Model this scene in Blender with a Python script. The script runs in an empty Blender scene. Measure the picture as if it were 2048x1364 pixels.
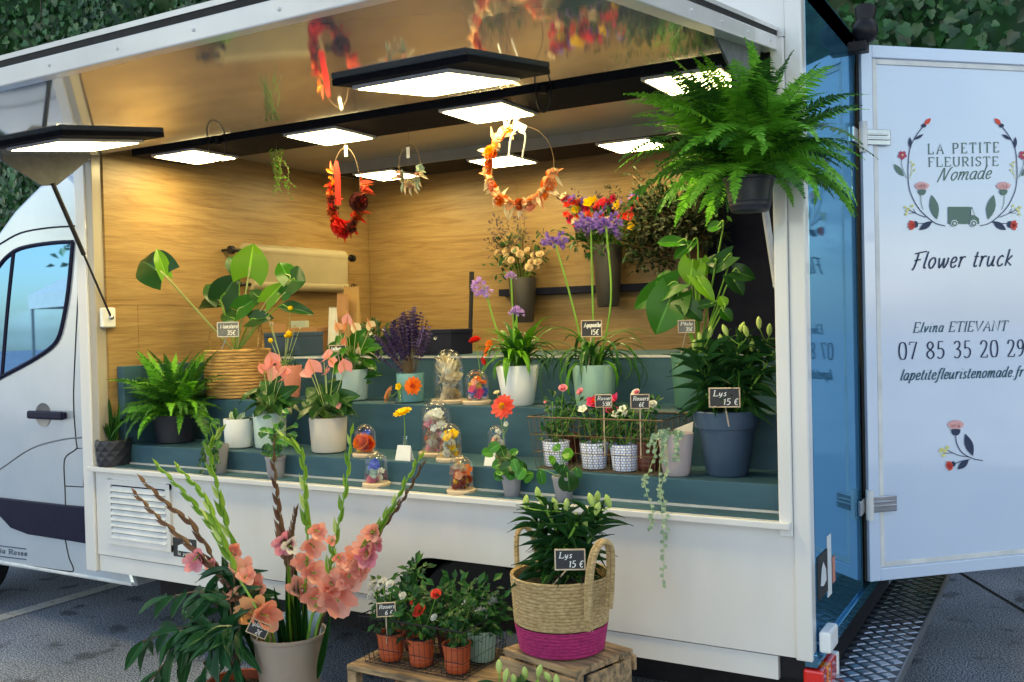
import bpy, bmesh, math, random
from mathutils import Vector, Matrix
V = Vector; pi = math.pi; rad = math.radians
sc = bpy.context.scene
col = sc.collection
# ---------------------------------------------------------------- camera
F, PW, PH = 1949.53, 2048, 1364
C = V((0.7440, -3.2, 1.6)); YAW, PIT, ROL = 0.523157, -0.0188176, 0.0241255
_f = V((-math.sin(YAW)*math.cos(PIT), math.cos(YAW)*math.cos(PIT), math.sin(PIT)))
_r = V((math.cos(YAW), math.sin(YAW), 0)); _d = _f.cross(_r)
RT = math.cos(ROL)*_r + math.sin(ROL)*_d; DN = -math.sin(ROL)*_r + math.cos(ROL)*_d; FW = _f
cam = bpy.data.cameras.new('camera'); co = bpy.data.objects.new('camera', cam); col.objects.link(co)
cam.sensor_fit = 'HORIZONTAL'; cam.sensor_width = 36; cam.lens = F/PW*36; cam.clip_start = .05; cam.clip_end = 600
M4 = Matrix((( RT.x, -DN.x, -FW.x, C.x), (RT.y, -DN.y, -FW.y, C.y), (RT.z, -DN.z, -FW.z, C.z), (0, 0, 0, 1)))
co.matrix_world = M4; sc.camera = co
sc.render.resolution_x = 1024; sc.render.resolution_y = 682
# ---------------------------------------------------------------- sky, sun, exposure
SUN_EL, SUN_AZ = rad(27), rad(12)      # the sun stands behind the hedge; azimuth from +Y towards +X
w = bpy.data.worlds.new('World'); sc.world = w; w.use_nodes = True
nt = w.node_tree; nt.nodes.clear()
def wn(t, **k):
    n = nt.nodes.new(t)
    for a, b in k.items(): setattr(n, a, b)
    return n
sky = wn('ShaderNodeTexSky', sky_type='NISHITA', sun_disc=False, sun_elevation=SUN_EL, sun_rotation=SUN_AZ, altitude=200, air_density=1.0, dust_density=1.2, ozone_density=1.2)
tc = wn('ShaderNodeTexCoord'); mp = wn('ShaderNodeMapping'); mp.inputs['Scale'].default_value = (1, 1, 3.2)
ns = wn('ShaderNodeTexNoise'); ns.inputs['Scale'].default_value = 2.6; ns.inputs['Detail'].default_value = 9; ns.inputs['Roughness'].default_value = .58
cr = wn('ShaderNodeValToRGB'); cr.color_ramp.elements[0].position = .50; cr.color_ramp.elements[1].position = .72
cr.color_ramp.elements[1].color = (.85, .85, .85, 1)
bw = wn('ShaderNodeRGBToBW'); ml = wn('ShaderNodeVectorMath', operation='SCALE'); ml.inputs['Scale'].default_value = 1.9
mx = wn('ShaderNodeMixRGB'); bg = wn('ShaderNodeBackground'); ow = wn('ShaderNodeOutputWorld')
bg.inputs['Strength'].default_value = .13
L = nt.links.new
L(tc.outputs['Generated'], mp.inputs['Vector']); L(mp.outputs[0], ns.inputs['Vector']); L(ns.outputs['Fac'], cr.inputs['Fac'])
L(sky.outputs[0], bw.inputs[0]); L(bw.outputs[0], ml.inputs[0]); L(cr.outputs[0], mx.inputs['Fac'])
L(sky.outputs[0], mx.inputs[1]); L(ml.outputs[0], mx.inputs[2]); L(mx.outputs[0], bg.inputs[0]); L(bg.outputs[0], ow.inputs[0])
sl = bpy.data.lights.new('sun', 'SUN'); so = bpy.data.objects.new('sun', sl); col.objects.link(so)
sl.energy = 4; sl.angle = rad(.5); sl.color = (1, .94, .84)
sd = V((math.sin(SUN_AZ)*math.cos(SUN_EL), math.cos(SUN_AZ)*math.cos(SUN_EL), math.sin(SUN_EL)))
so.rotation_euler = sd.to_track_quat('Z', 'Y').to_euler(); so.location = (0, 6, 12)
vs = sc.view_settings; vs.view_transform = 'Standard'; vs.look = 'None'; vs.gamma = 1; vs.use_curve_mapping = False
vs.exposure = 1.72
vs.use_white_balance = True; vs.white_balance_temperature = 8000; vs.white_balance_tint = 8
LED = 12.0
# ---------------------------------------------------------------- pixel helpers (photo pixels, 2048 x 1364)
def ray(px, py): return RT*((px-PW/2)/F) + DN*((py-PH/2)/F) + FW
def at(px, py, X=None, Y=None, Z=None):
    d = ray(px, py)
    for i, v in enumerate((X, Y, Z)):
        if v is not None: return C + d*((v-C[i])/d[i])
def onplane(px, py, P, n):
    d = ray(px, py); return C + d*((P-C).dot(n)/d.dot(n))
def colm(px, Y, Z):                      # the point at depth Y and height Z whose picture column is px
    a = RT - FW*((px-PW/2)/F); return V((C.x - (a.y*(Y-C.y) + a.z*(Z-C.z))/a.x, Y, Z))
def mpp(P): return (V(P)-C).dot(FW)/F
# ---------------------------------------------------------------- materials
MT = {}
def nmat(name):
    m = bpy.data.materials.new(name); m.use_nodes = True; MT[name] = m
    return m, m.node_tree, m.node_tree.nodes['Principled BSDF']
def rgb(c): return (c[0], c[1], c[2], 1)
def mat(name, c, rough=.5, metal=0, c2=None, scale=8, stretch=(1, 1, 1), bump=0, bscale=None, island=False, spec=.5, coat=0, emit=None, es=0, detail=4, ramp=(.35, .65), rvar=0, transl=0, obj=True, vein=None):
    m, t, b = nmat(name); N = t.nodes.new; K = t.links.new
    b.inputs['Base Color'].default_value = rgb(c); b.inputs['Roughness'].default_value = rough; b.inputs['Metallic'].default_value = metal
    b.inputs['Specular IOR Level'].default_value = spec
    if coat: b.inputs['Coat Weight'].default_value = coat; b.inputs['Coat Roughness'].default_value = .03
    if emit: b.inputs['Emission Color'].default_value = rgb(emit); b.inputs['Emission Strength'].default_value = es
    tcn = N('ShaderNodeTexCoord'); mpn = N('ShaderNodeMapping'); mpn.inputs['Scale'].default_value = stretch
    K(tcn.outputs['Object'], mpn.inputs['Vector'])
    cs = b.inputs['Base Color']; out = None
    if c2:
        if island:
            g = N('ShaderNodeNewGeometry'); fac = g.outputs['Random Per Island']
            if obj:
                oi = N('ShaderNodeObjectInfo'); ad = N('ShaderNodeMath'); ad.operation = 'ADD'; K(fac, ad.inputs[0]); K(oi.outputs['Random'], ad.inputs[1])
                fr = N('ShaderNodeMath'); fr.operation = 'FRACT'; K(ad.outputs[0], fr.inputs[0]); fac = fr.outputs[0]
        else:
            n = N('ShaderNodeTexNoise'); n.inputs['Scale'].default_value = scale; n.inputs['Detail'].default_value = detail
            K(mpn.outputs[0], n.inputs['Vector'])
            r = N('ShaderNodeMapRange'); r.inputs[1].default_value = ramp[0]; r.inputs[2].default_value = ramp[1]; K(n.outputs['Fac'], r.inputs[0]); fac = r.outputs[0]
        mixn = N('ShaderNodeMixRGB'); mixn.inputs[1].default_value = rgb(c); mixn.inputs[2].default_value = rgb(c2); K(fac, mixn.inputs['Fac']); K(mixn.outputs[0], cs); out = mixn.outputs[0]
        if rvar:
            rr = N('ShaderNodeMapRange'); rr.inputs[3].default_value = rough-rvar; rr.inputs[4].default_value = rough+rvar; K(fac, rr.inputs[0]); K(rr.outputs[0], b.inputs['Roughness'])
    if vein and out:
        va = N('ShaderNodeAttribute'); va.attribute_name = 'vein'; vm = N('ShaderNodeMixRGB'); vm.inputs[2].default_value = rgb(vein); K(va.outputs['Fac'], vm.inputs['Fac']); K(out, vm.inputs[1]); K(vm.outputs[0], cs); out = vm.outputs[0]
    if bump:
        n2 = N('ShaderNodeTexNoise'); n2.inputs['Scale'].default_value = bscale or scale; n2.inputs['Detail'].default_value = 5; K(mpn.outputs[0], n2.inputs['Vector'])
        bp = N('ShaderNodeBump'); bp.inputs['Strength'].default_value = min(1, bump); bp.inputs['Distance'].default_value = .004*max(1, bump); K(n2.outputs['Fac'], bp.inputs['Height']); K(bp.outputs[0], b.inputs['Normal'])
    if transl:
        tr = N('ShaderNodeBsdfTranslucent'); ms = N('ShaderNodeMixShader'); ms.inputs[0].default_value = transl
        if out: K(out, tr.inputs[0])
        else: tr.inputs[0].default_value = rgb(c)
        o = t.nodes['Material Output']; K(b.outputs[0], ms.inputs[1]); K(tr.outputs[0], ms.inputs[2]); K(ms.outputs[0], o.inputs[0])
    return m
def leafm(name, c, c2, rough=.38, transl=.22): return mat(name, c, rough, c2=c2, island=True, spec=.3, transl=transl, vein=[min(.8, x*1.9+.03) for x in c2])
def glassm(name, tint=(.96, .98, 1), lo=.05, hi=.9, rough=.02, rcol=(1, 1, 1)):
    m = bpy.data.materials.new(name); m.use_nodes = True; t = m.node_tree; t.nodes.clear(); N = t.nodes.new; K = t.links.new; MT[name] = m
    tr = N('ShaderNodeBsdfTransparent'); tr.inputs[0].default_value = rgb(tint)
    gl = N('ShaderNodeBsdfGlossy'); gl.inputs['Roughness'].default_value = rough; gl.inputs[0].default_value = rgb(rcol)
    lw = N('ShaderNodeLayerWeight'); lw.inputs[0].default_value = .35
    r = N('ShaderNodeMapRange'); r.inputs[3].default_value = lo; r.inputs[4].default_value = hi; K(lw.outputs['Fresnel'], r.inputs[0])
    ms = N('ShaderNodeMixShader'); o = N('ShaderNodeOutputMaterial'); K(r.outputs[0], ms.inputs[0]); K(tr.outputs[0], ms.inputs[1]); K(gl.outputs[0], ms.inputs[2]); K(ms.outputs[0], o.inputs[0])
mat('white_paint', (.74, .73, .73), .24, c2=(.68, .67, .665), scale=4, stretch=(1.4, 1.4, .5), detail=8, ramp=(.40, .78), coat=.5, bump=.06, bscale=1.6)
mat('white_alu', (.74, .75, .76), .3, c2=(.58, .6, .62), scale=9)
mat('sky_tinted_door', (.60, .71, .88), .10, c2=(.55, .67, .86), scale=1.6, coat=1, spec=.9, bump=.06, bscale=1.1, detail=8)  # white door; the sky's blue is put into its base colour
mat('sky_tinted_silver', (.60, .66, .74), .2, metal=.35, c2=(.55, .62, .70), scale=4, coat=.6)  # silver cab paint with some reflected sky blue put into the base
mat('awning_lining', (.34, .38, .41), .05, metal=.3, spec=1.0, c2=(.29, .33, .36), scale=2.5, bump=.12, bscale=.9)
mat('awning_board', (.010, .011, .016), .75, c2=(.014, .015, .02), scale=20, spec=.12)
mat('ceiling', (.42, .38, .32), .25, c2=(.38, .34, .29), scale=3)
mat('shelf', (.042, .112, .158), .5, c2=(.033, .090, .132), scale=3, stretch=(1, 1, 4), rvar=.08, spec=.25)
mat('navy', (.010, .012, .030), .7, c2=(.014, .016, .036), scale=12, spec=.15)
mat('black_plastic', (.010, .010, .014), .45, c2=(.016, .016, .02), scale=30, spec=.25)
mat('trim_blue', (.006, .007, .030), .45, c2=(.009, .010, .036), scale=30, spec=.2)
mat('rubber', (.008, .008, .009), .75, c2=(.015, .015, .015), scale=40)
mat('steel', (.55, .57, .6), .22, metal=1, c2=(.45, .47, .5), scale=14)
mat('grey_metal', (.25, .26, .28), .35, metal=.6, c2=(.2, .21, .23), scale=14)
mat('tread_plate', (.035, .04, .055), .35, metal=.7, c2=(.06, .065, .08), scale=30)
mat('tread_lug', (.5, .54, .6), .25, metal=.9, c2=(.38, .42, .48), scale=20)
mat('light_red', (.75, .02, .015), .12, coat=1); mat('light_amber', (.9, .22, .01), .12, coat=1)
mat('led', (1, .9, .6), .4, emit=(1, .87, .48), es=LED)
mat('fascia_grey', (.30, .31, .31), .4, c2=(.26, .27, .27), scale=9)
mat('led_frame', (.6, .6, .6), .35, c2=(.5, .5, .52), scale=20)
mat('ink_dark', (.01, .03, .09), .5); mat('ink_teal', (.02, .10, .15), .5); mat('ink_green', (.10, .19, .16), .5)
mat('ink_red', (.75, .07, .05), .5); mat('ink_rose', (.5, .05, .12), .5); mat('ink_pink', (.85, .42, .42), .5); mat('ink_yellow', (.75, .70, .25), .5); mat('ink_pale', (.7, .75, .8), .5)
mat('ink_black', (.01, .01, .013), .5); mat('paper_white', (.8, .8, .78), .6, c2=(.75, .74, .72), scale=20)
mat('chalk', (.85, .85, .82), .8); mat('slate', (.018, .02, .026), .6, c2=(.035, .036, .042), scale=25); mat('slate_grey', (.12, .13, .14), .6, c2=(.16, .17, .18), scale=25)
mat('frame_wood', (.66, .52, .38), .6, c2=(.52, .38, .25), scale=14, stretch=(1, 1, 6))
mat('road_paint', (.55, .55, .52), .7, c2=(.12, .125, .13), scale=30, ramp=(.55, .75), bump=.6, bscale=90)
mat('crate_wood', (.46, .30, .16), .75, c2=(.12, .08, .05), scale=6, stretch=(1.6, 10, 10), bump=.8, bscale=30, ramp=(.38, .68), detail=8)
mat('jute', (.60, .43, .22), .85, c2=(.36, .23, .10), scale=60, stretch=(1, 1, 3), bump=1.2, bscale=110)
mat('jute_pink', (.50, .025, .16), .85, c2=(.33, .012, .10), scale=60, stretch=(1, 1, 3), bump=1.2, bscale=110)
mat('wicker', (.55, .33, .12), .8, c2=(.30, .16, .05), scale=26, stretch=(.5, .5, 5), bump=1.2, bscale=40)
mat('kraft', (.50, .31, .13), .7, c2=(.44, .26, .10), scale=5); mat('kraft_pale', (.40, .34, .22), .5, c2=(.34, .29, .19), scale=5)
mat('cardboard', (.48, .26, .13), .75, c2=(.42, .22, .11), scale=6)
mat('soil', (.02, .014, .01), .95, c2=(.045, .03, .02), scale=60, bump=1.5, bscale=70)
for n, a, b, r in (('pot_white', (.84, .86, .88), (.8, .82, .84), .35), ('pot_cream', (.66, .60, .55), (.6, .55, .5), .55), ('pot_mint', (.36, .58, .47), (.33, .54, .44), .35),
    ('pot_sage', (.42, .55, .53), (.38, .5, .49), .45), ('pot_skyblue', (.42, .58, .62), (.38, .54, .58), .35), ('pot_teal', (.16, .38, .40), (.13, .33, .36), .3), ('pot_green', (.07, .19, .14), (.055, .16, .12), .45),
    ('pot_slateblue', (.045, .085, .15), (.037, .07, .125), .5), ('pot_grey', (.28, .28, .32), (.22, .22, .26), .8), ('pot_black', (.014, .016, .026), (.02, .022, .034), .45), ('pot_terra', (.52, .095, .03), (.45, .075, .022), .55),
    ('pot_pink', (.62, .24, .19), (.55, .2, .16), .5), ('pot_brown', (.12, .03, .02), (.1, .026, .016), .5), ('bucket_grey', (.05, .045, .043), (.04, .037, .036), .45), ('bucket_taupe', (.36, .28, .23), (.31, .25, .21), .42), ('pot_lilac', (.55, .45, .46), (.44, .37, .39), .8)):
    mat(n, a, r, c2=b, scale=7, bump=.12, bscale=60)
leafm('leaf_philo', (.014, .10, .008), (.03, .16, .012), .3); leafm('leaf_philo_light', (.11, .30, .02), (.15, .38, .03), .3, .35)
leafm('leaf_dark', (.010, .050, .012), (.018, .085, .018), .3, .12); leafm('leaf_fern', (.085, .36, .025), (.24, .66, .08), .45, .4); leafm('leaf_fern_dark', (.018, .10, .02), (.06, .22, .03), .45, .25)
leafm('leaf_strap', (.05, .22, .015), (.12, .36, .02), .35, .3); leafm('leaf_strap_dark', (.015, .08, .02), (.04, .16, .03), .35, .2)
leafm('leaf_lily', (.008, .045, .016), (.018, .085, .02), .35, .12); leafm('leaf_rose', (.006, .052, .012), (.026, .13, .026), .36, .18); leafm('leaf_pale', (.20, .34, .22), (.34, .46, .32), .5, .2)
leafm('leaf_olive', (.008, .016, .006), (.022, .042, .012), .5, .05); leafm('leaf_purple', (.05, .03, .05), (.10, .07, .07), .6, .1); leafm('leaf_glad', (.13, .31, .025), (.27, .46, .06), .4, .3); leafm('sheath_brown', (.13, .05, .035), (.22, .12, .06), .55, .1)
mat('leaf_hedge', (.007, .042, .014), .30, c2=(.045, .17, .05), island=True, spec=.5, transl=.12); leafm('leaf_ruscus', (.008, .055, .022), (.02, .10, .032), .28, .12); leafm('leaf_pilea', (.03, .17, .03), (.06, .25, .04), .3, .25)
mat('stem_green', (.14, .33, .03), .45, c2=(.2, .42, .06), scale=20); mat('stem_pale', (.42, .50, .22), .5, c2=(.35, .45, .15), scale=20); mat('stem_brown', (.10, .06, .03), .7, c2=(.16, .1, .05), scale=30); mat('bark', (.05, .035, .025), .9, c2=(.09, .07, .05), scale=20, bump=1)
mat('bud_lily', (.42, .58, .12), .4, c2=(.55, .68, .22), island=True, transl=.2)
def petal(n, a, b, t=.3): return mat(n, a, .55, c2=b, island=True, transl=t, spec=.3)
petal('p_salmon', (.90, .36, .28), (.94, .54, .44)); petal('p_salmon_deep', (.88, .28, .18), (.92, .44, .30)); petal('p_pink', (.86, .30, .42), (.90, .45, .52)); petal('p_hotpink', (.75, .03, .16), (.85, .08, .25)); petal('p_red', (.62, .012, .02), (.8, .04, .03)); petal('p_coral', (.85, .08, .06), (.9, .16, .11))
petal('p_orange', (.86, .15, .015), (.9, .26, .03)); petal('p_peach', (.85, .36, .15), (.88, .5, .28)); petal('p_yellow', (.85, .52, .01), (.9, .66, .04)); petal('p_white', (.82, .82, .76), (.9, .9, .86)); petal('p_cream', (.80, .62, .40), (.86, .74, .55)); petal('p_violet', (.20, .10, .50), (.38, .24, .72)); petal('p_mauve', (.48, .26, .74), (.62, .42, .84)); petal('p_lavender', (.045, .03, .13), (.13, .085, .27), .1)
petal('p_blue', (.05, .09, .55), (.12, .22, .75)); petal('p_beige', (.60, .50, .32), (.82, .74, .56)); petal('p_anthurium', (.88, .33, .33), (.90, .45, .44)); petal('p_rust', (.42, .05, .02), (.62, .14, .03)); petal('p_dark', (.05, .01, .012), (.12, .03, .03)); petal('p_mint', (.35, .52, .42), (.5, .65, .55))
glassm('glass', lo=.02, hi=.42); glassm('sky_tinted_glass', tint=(.04, .06, .09), lo=.5, hi=1.0, rcol=(.22, .52, .95))  # on the cab, the mirrored sky's blue is put into the reflection colour
def special_materials():
    # oak laminate: long horizontal grain
    m, t, b = nmat('oak'); N = t.nodes.new; K = t.links.new
    tcn = N('ShaderNodeTexCoord'); a = N('ShaderNodeMapping'); a.inputs['Scale'].default_value = (.8, .8, 11); K(tcn.outputs['Object'], a.inputs[0])
    n1 = N('ShaderNodeTexNoise'); n1.inputs['Scale'].default_value = 2.2; n1.inputs['Detail'].default_value = 10; n1.inputs['Roughness'].default_value = .66; n1.inputs['Distortion'].default_value = 1.1; K(a.outputs[0], n1.inputs[0])
    c1 = N('ShaderNodeValToRGB'); e = c1.color_ramp.elements; e[0].position = .3; e[0].color = (.30, .165, .060, 1); e[1].position = .70; e[1].color = (.52, .345, .150, 1); q = e.new(.5); q.color = (.43, .27, .112, 1)
    K(n1.outputs['Fac'], c1.inputs[0])
    a2 = N('ShaderNodeMapping'); a2.inputs['Scale'].default_value = (3, 3, 90); K(tcn.outputs['Object'], a2.inputs[0])
    n2 = N('ShaderNodeTexNoise'); n2.inputs['Scale'].default_value = 2; n2.inputs['Detail'].default_value = 3; K(a2.outputs[0], n2.inputs[0])
    mxn = N('ShaderNodeMixRGB'); mxn.blend_type = 'MULTIPLY'; mxn.inputs[0].default_value = .5; K(c1.outputs[0], mxn.inputs[1]); K(n2.outputs['Fac'], mxn.inputs[2]); K(mxn.outputs[0], b.inputs['Base Color'])
    b.inputs['Roughness'].default_value = .45
    bp = N('ShaderNodeBump'); bp.inputs['Strength'].default_value = .12; bp.inputs['Distance'].default_value = .002; K(n2.outputs['Fac'], bp.inputs['Height']); K(bp.outputs[0], b.inputs['Normal'])
    # white pot printed with small blue brick courses / green wave print
    for nm, ca, cb in (('pot_tile', (.78, .8, .84), (.22, .28, .62)), ('pot_wave', (.03, .16, .11), (.32, .5, .42))):
        m, t, b = nmat(nm); N = t.nodes.new; K = t.links.new
        tcn = N('ShaderNodeTexCoord'); sx = N('ShaderNodeSeparateXYZ'); K(tcn.outputs['Object'], sx.inputs[0])
        at2 = N('ShaderNodeMath'); at2.operation = 'ARCTAN2'; K(sx.outputs[1], at2.inputs[0]); K(sx.outputs[0], at2.inputs[1])
        s1 = N('ShaderNodeMath'); s1.operation = 'MULTIPLY'; s1.inputs[1].default_value = .05; K(at2.outputs[0], s1.inputs[0])
        cb3 = N('ShaderNodeCombineXYZ'); K(s1.outputs[0], cb3.inputs[0]); K(sx.outputs[2], cb3.inputs[1])
        br = N('ShaderNodeTexBrick'); br.inputs['Scale'].default_value = 14 if nm == 'pot_tile' else 9; br.inputs['Mortar Size'].default_value = .022 if nm == 'pot_tile' else .07; br.inputs['Brick Width'].default_value = .17 if nm == 'pot_tile' else .13; br.inputs['Row Height'].default_value = .14 if nm == 'pot_tile' else .45
        br.inputs['Color1'].default_value = rgb(ca); br.inputs['Color2'].default_value = rgb([min(1, x*1.1) for x in ca]); br.inputs['Mortar'].default_value = rgb(cb)
        K(cb3.outputs[0], br.inputs[0]); K(br.outputs[0], b.inputs['Base Color']); b.inputs['Roughness'].default_value = .4
special_materials()
def asphalt():
    m, t, b = nmat('asphalt'); N = t.nodes.new; K = t.links.new; tcn = N('ShaderNodeTexCoord')
    def noise(sc_, det, lo_, hi_, a, c):
        n = N('ShaderNodeTexNoise'); n.inputs['Scale'].default_value = sc_; n.inputs['Detail'].default_value = det; K(tcn.outputs['Object'], n.inputs['Vector'])
        r = N('ShaderNodeMapRange'); r.inputs[1].default_value = lo_; r.inputs[2].default_value = hi_; r.inputs[3].default_value = a; r.inputs[4].default_value = c; K(n.outputs['Fac'], r.inputs[0]); return n, r
    n1, r1 = noise(130, 3, .42, .70, 0, 1); n2, r2 = noise(.9, 6, .35, .65, .85, 1.6); n3, r3 = noise(5, 5, .58, .66, 1, .45)
    mxn = N('ShaderNodeMixRGB'); mxn.inputs[1].default_value = (.038, .047, .070, 1); mxn.inputs[2].default_value = (.52, .58, .68, 1); K(r1.outputs[0], mxn.inputs[0])
    m1 = N('ShaderNodeVectorMath'); m1.operation = 'SCALE'; K(mxn.outputs[0], m1.inputs[0]); K(r2.outputs[0], m1.inputs['Scale'])
    m2 = N('ShaderNodeVectorMath'); m2.operation = 'SCALE'; K(m1.outputs[0], m2.inputs[0]); K(r3.outputs[0], m2.inputs['Scale']); K(m2.outputs[0], b.inputs['Base Color'])
    b.inputs['Roughness'].default_value = .85; bp = N('ShaderNodeBump'); bp.inputs['Strength'].default_value = .6; bp.inputs['Distance'].default_value = .004; K(n1.outputs['Fac'], bp.inputs['Height']); K(bp.outputs[0], b.inputs['Normal'])
asphalt()
def rear_paint():
    m = bpy.data.materials.new('rear_paint'); m.use_nodes = True; t = m.node_tree; t.nodes.clear(); N = t.nodes.new; K = t.links.new; MT['rear_paint'] = m
    d = N('ShaderNodeBsdfDiffuse'); d.inputs[0].default_value = (.03, .13, .21, 1); g = N('ShaderNodeBsdfGlossy'); g.inputs[0].default_value = (.20, .50, .74, 1); g.inputs['Roughness'].default_value = .05
    ms = N('ShaderNodeMixShader'); ms.inputs[0].default_value = .68; o = N('ShaderNodeOutputMaterial'); K(d.outputs[0], ms.inputs[1]); K(g.outputs[0], ms.inputs[2]); K(ms.outputs[0], o.inputs[0])
rear_paint()
# ---------------------------------------------------------------- mesh building
def perp(d):
    d = d.normalized(); a = V((0, 0, 1)) if abs(d.z) < .9 else V((1, 0, 0))
    x = d.cross(a).normalized(); return x, d.cross(x).normalized()
def frame(d, n):
    y = V(d).normalized(); x = y.cross(V(n))
    x = x.normalized() if x.length > 1e-5 else perp(y)[0]
    z = x.cross(y); return Matrix(((x.x, y.x, z.x, 0), (x.y, y.y, z.y, 0), (x.z, y.z, z.z, 0), (0, 0, 0, 1)))
def xf(p, d, n, sx, sy, sz=None): return Matrix.Translation(V(p)) @ frame(d, n) @ Matrix.Diagonal((sx, sy, sz if sz else sy, 1))
def smoothpts(P, k=5):
    if len(P) < 3: return [V(p) for p in P]
    P = [V(p) for p in P]; Q = [P[0]*2-P[1]] + P + [P[-1]*2-P[-2]]; out = []
    for i in range(1, len(Q)-2):
        a, b, c, d = Q[i-1:i+3]
        for j in range(k):
            t = j/k; out.append(.5*((2*b) + (c-a)*t + (2*a-5*b+4*c-d)*t*t + (3*b-a-3*c+d)*t**3))
    return out + [P[-1]]
class MB:
    def __init__(s): s.v = []; s.f = []
    def add(s, v, f):
        o = len(s.v); s.v += [tuple(p) for p in v]; s.f += [tuple(i+o for i in q) for q in f]; return s
    def bx(s, x0, x1, y0, y1, z0, z1):
        return s.add([(x0, y0, z0), (x1, y0, z0), (x1, y1, z0), (x0, y1, z0), (x0, y0, z1), (x1, y0, z1), (x1, y1, z1), (x0, y1, z1)],
            [(3, 2, 1, 0), (4, 5, 6, 7), (0, 1, 5, 4), (1, 2, 6, 5), (2, 3, 7, 6), (3, 0, 4, 7)])
    def obx(s, M, hx, hy, hz):             # oriented box
        P = [M @ V((a*hx, b*hy, c*hz)) for c in (-1, 1) for a, b in ((-1, -1), (1, -1), (1, 1), (-1, 1))]
        return s.add(P, [(3, 2, 1, 0), (4, 5, 6, 7), (0, 1, 5, 4), (1, 2, 6, 5), (2, 3, 7, 6), (3, 0, 4, 7)])
    def lathe(s, prof, n=24, c=(0, 0, 0), cap0=True, cap1=False):
        o = len(s.v); c = V(c)
        for r, z in prof:
            for i in range(n): a = 2*pi*i/n; s.v.append((c.x+r*math.cos(a), c.y+r*math.sin(a), c.z+z))
        for k in range(len(prof)-1):
            for i in range(n): j = (i+1) % n; s.f.append((o+k*n+i, o+k*n+j, o+(k+1)*n+j, o+(k+1)*n+i))
        if cap0: s.f.append(tuple(o+i for i in range(n))[::-1])
        if cap1: s.f.append(tuple(o+(len(prof)-1)*n+i for i in range(n)))
        return s
    def tube(s, P, r, n=6, closed=False):
        P = [V(p) for p in P]; m = len(P); R = r if isinstance(r, (list, tuple)) else [r]*m
        o = len(s.v); x = None
        for i in range(m):
            d = (P[(i+1) % m]-P[i-1]) if closed else (P[min(i+1, m-1)]-P[max(i-1, 0)])
            if d.length < 1e-9: d = V((0, 0, 1))
            d.normalize()
            if x is None: x = perp(d)[0]
            x = x - d*x.dot(d); x = x.normalized() if x.length > 1e-6 else perp(d)[0]
            y = d.cross(x)
            for k in range(n): a = 2*pi*k/n; s.v.append(tuple(P[i] + (x*math.cos(a)+y*math.sin(a))*R[i]))
        for i in range(m if closed else m-1):
            for k in range(n): l = (k+1) % n; i2 = (i+1) % m; s.f.append((o+i*n+k, o+i*n+l, o+i2*n+l, o+i2*n+k))
        if not closed: s.f.append(tuple(o+k for k in range(n))[::-1]); s.f.append(tuple(o+(m-1)*n+k for k in range(n)))
        return s
    def prism(s, P, d):                     # polygon P (3-D points) thickened by vector d
        P = [V(p) for p in P]; n = len(P); d = V(d)
        s.add(P + [p+d for p in P], [tuple(range(n))[::-1], tuple(range(n, 2*n))] + [(i, (i+1) % n, n+(i+1) % n, n+i) for i in range(n)]); return s
    def ball(s, c, r, n=7, m=5, sq=1):
        c = V(c); return s.lathe([(max(1e-4, r*math.sin(pi*(k+.02)/(m+.04))), -r*sq*math.cos(pi*(k+.02)/(m+.04))) for k in range(m+1)], n, c, True, True)
    def ell(s, c, d, r, L2, n=6, m=5):      # spindle along d
        d = V(d).normalized(); c = V(c)
        P = [c + d*(L2*(k/m-.5)) for k in range(m+1)]; return s.tube(P, [max(.0004, r*math.sin(pi*(k+.15)/(m+.3))) for k in range(m+1)], n)
    def leaf(s, p, d, nrm, L2, wd, bend=.15, m=4, fold=.2, prof=None):
        F4 = frame(d, nrm); p = V(p); o = len(s.v); prof = prof or (lambda t: math.sin(pi*min(1, max(.02, t))**.8))
        for k in range(m+1):
            t = k/m; hw = .5*wd*prof(t)
            for x in (-hw, 0, hw):
                s.v.append(tuple(p + (F4 @ V((x, L2*t, fold*abs(x) - bend*L2*t*t)))))
        for k in range(m):
            a = o+3*k; s.f += [(a, a+1, a+4, a+3), (a+1, a+2, a+5, a+4)]
        return s
    def quad(s, p, d, nrm, L2, wd):          # a small folded leaflet: 4 triangles
        F4 = frame(d, nrm); p = V(p); q = [p, p + (F4 @ V((wd*.5, L2*.45, wd*.12))), p + (F4 @ V((0, L2, -L2*.08))), p + (F4 @ V((-wd*.5, L2*.45, wd*.12))), p + (F4 @ V((0, L2*.5, -wd*.05)))]
        return s.add(q, [(0, 1, 4), (1, 2, 4), (2, 3, 4), (3, 0, 4)])
    def ivy(s, p, d, nrm, L2):               # a small five-lobed ivy leaf
        F4 = frame(d, nrm); p = V(p); o = len(s.v)
        for x, y, z in ((0, .3, -.04), (0, 0, 0), (.3, -.08, .05), (.5, .25, .07), (.34, .42, .03), (.3, .68, .05), (0, 1, -.06), (-.3, .68, .05), (-.34, .42, .03), (-.5, .25, .07), (-.3, -.08, .05)): s.v.append(tuple(p + (F4 @ V((x*L2, y*L2, z*L2)))))
        s.f += [(o, o+k, o+k+1 if k < 10 else o+1) for k in range(1, 11)]
    def mesh(s, name, m, smooth=True):
        me = bpy.data.meshes.new(name); me.from_pydata(s.v, [], s.f); me.materials.append(MT[m] if isinstance(m, str) else m)
        if smooth: me.polygons.foreach_set('use_smooth', [True]*len(me.polygons))
        me.update(); return me
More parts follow.
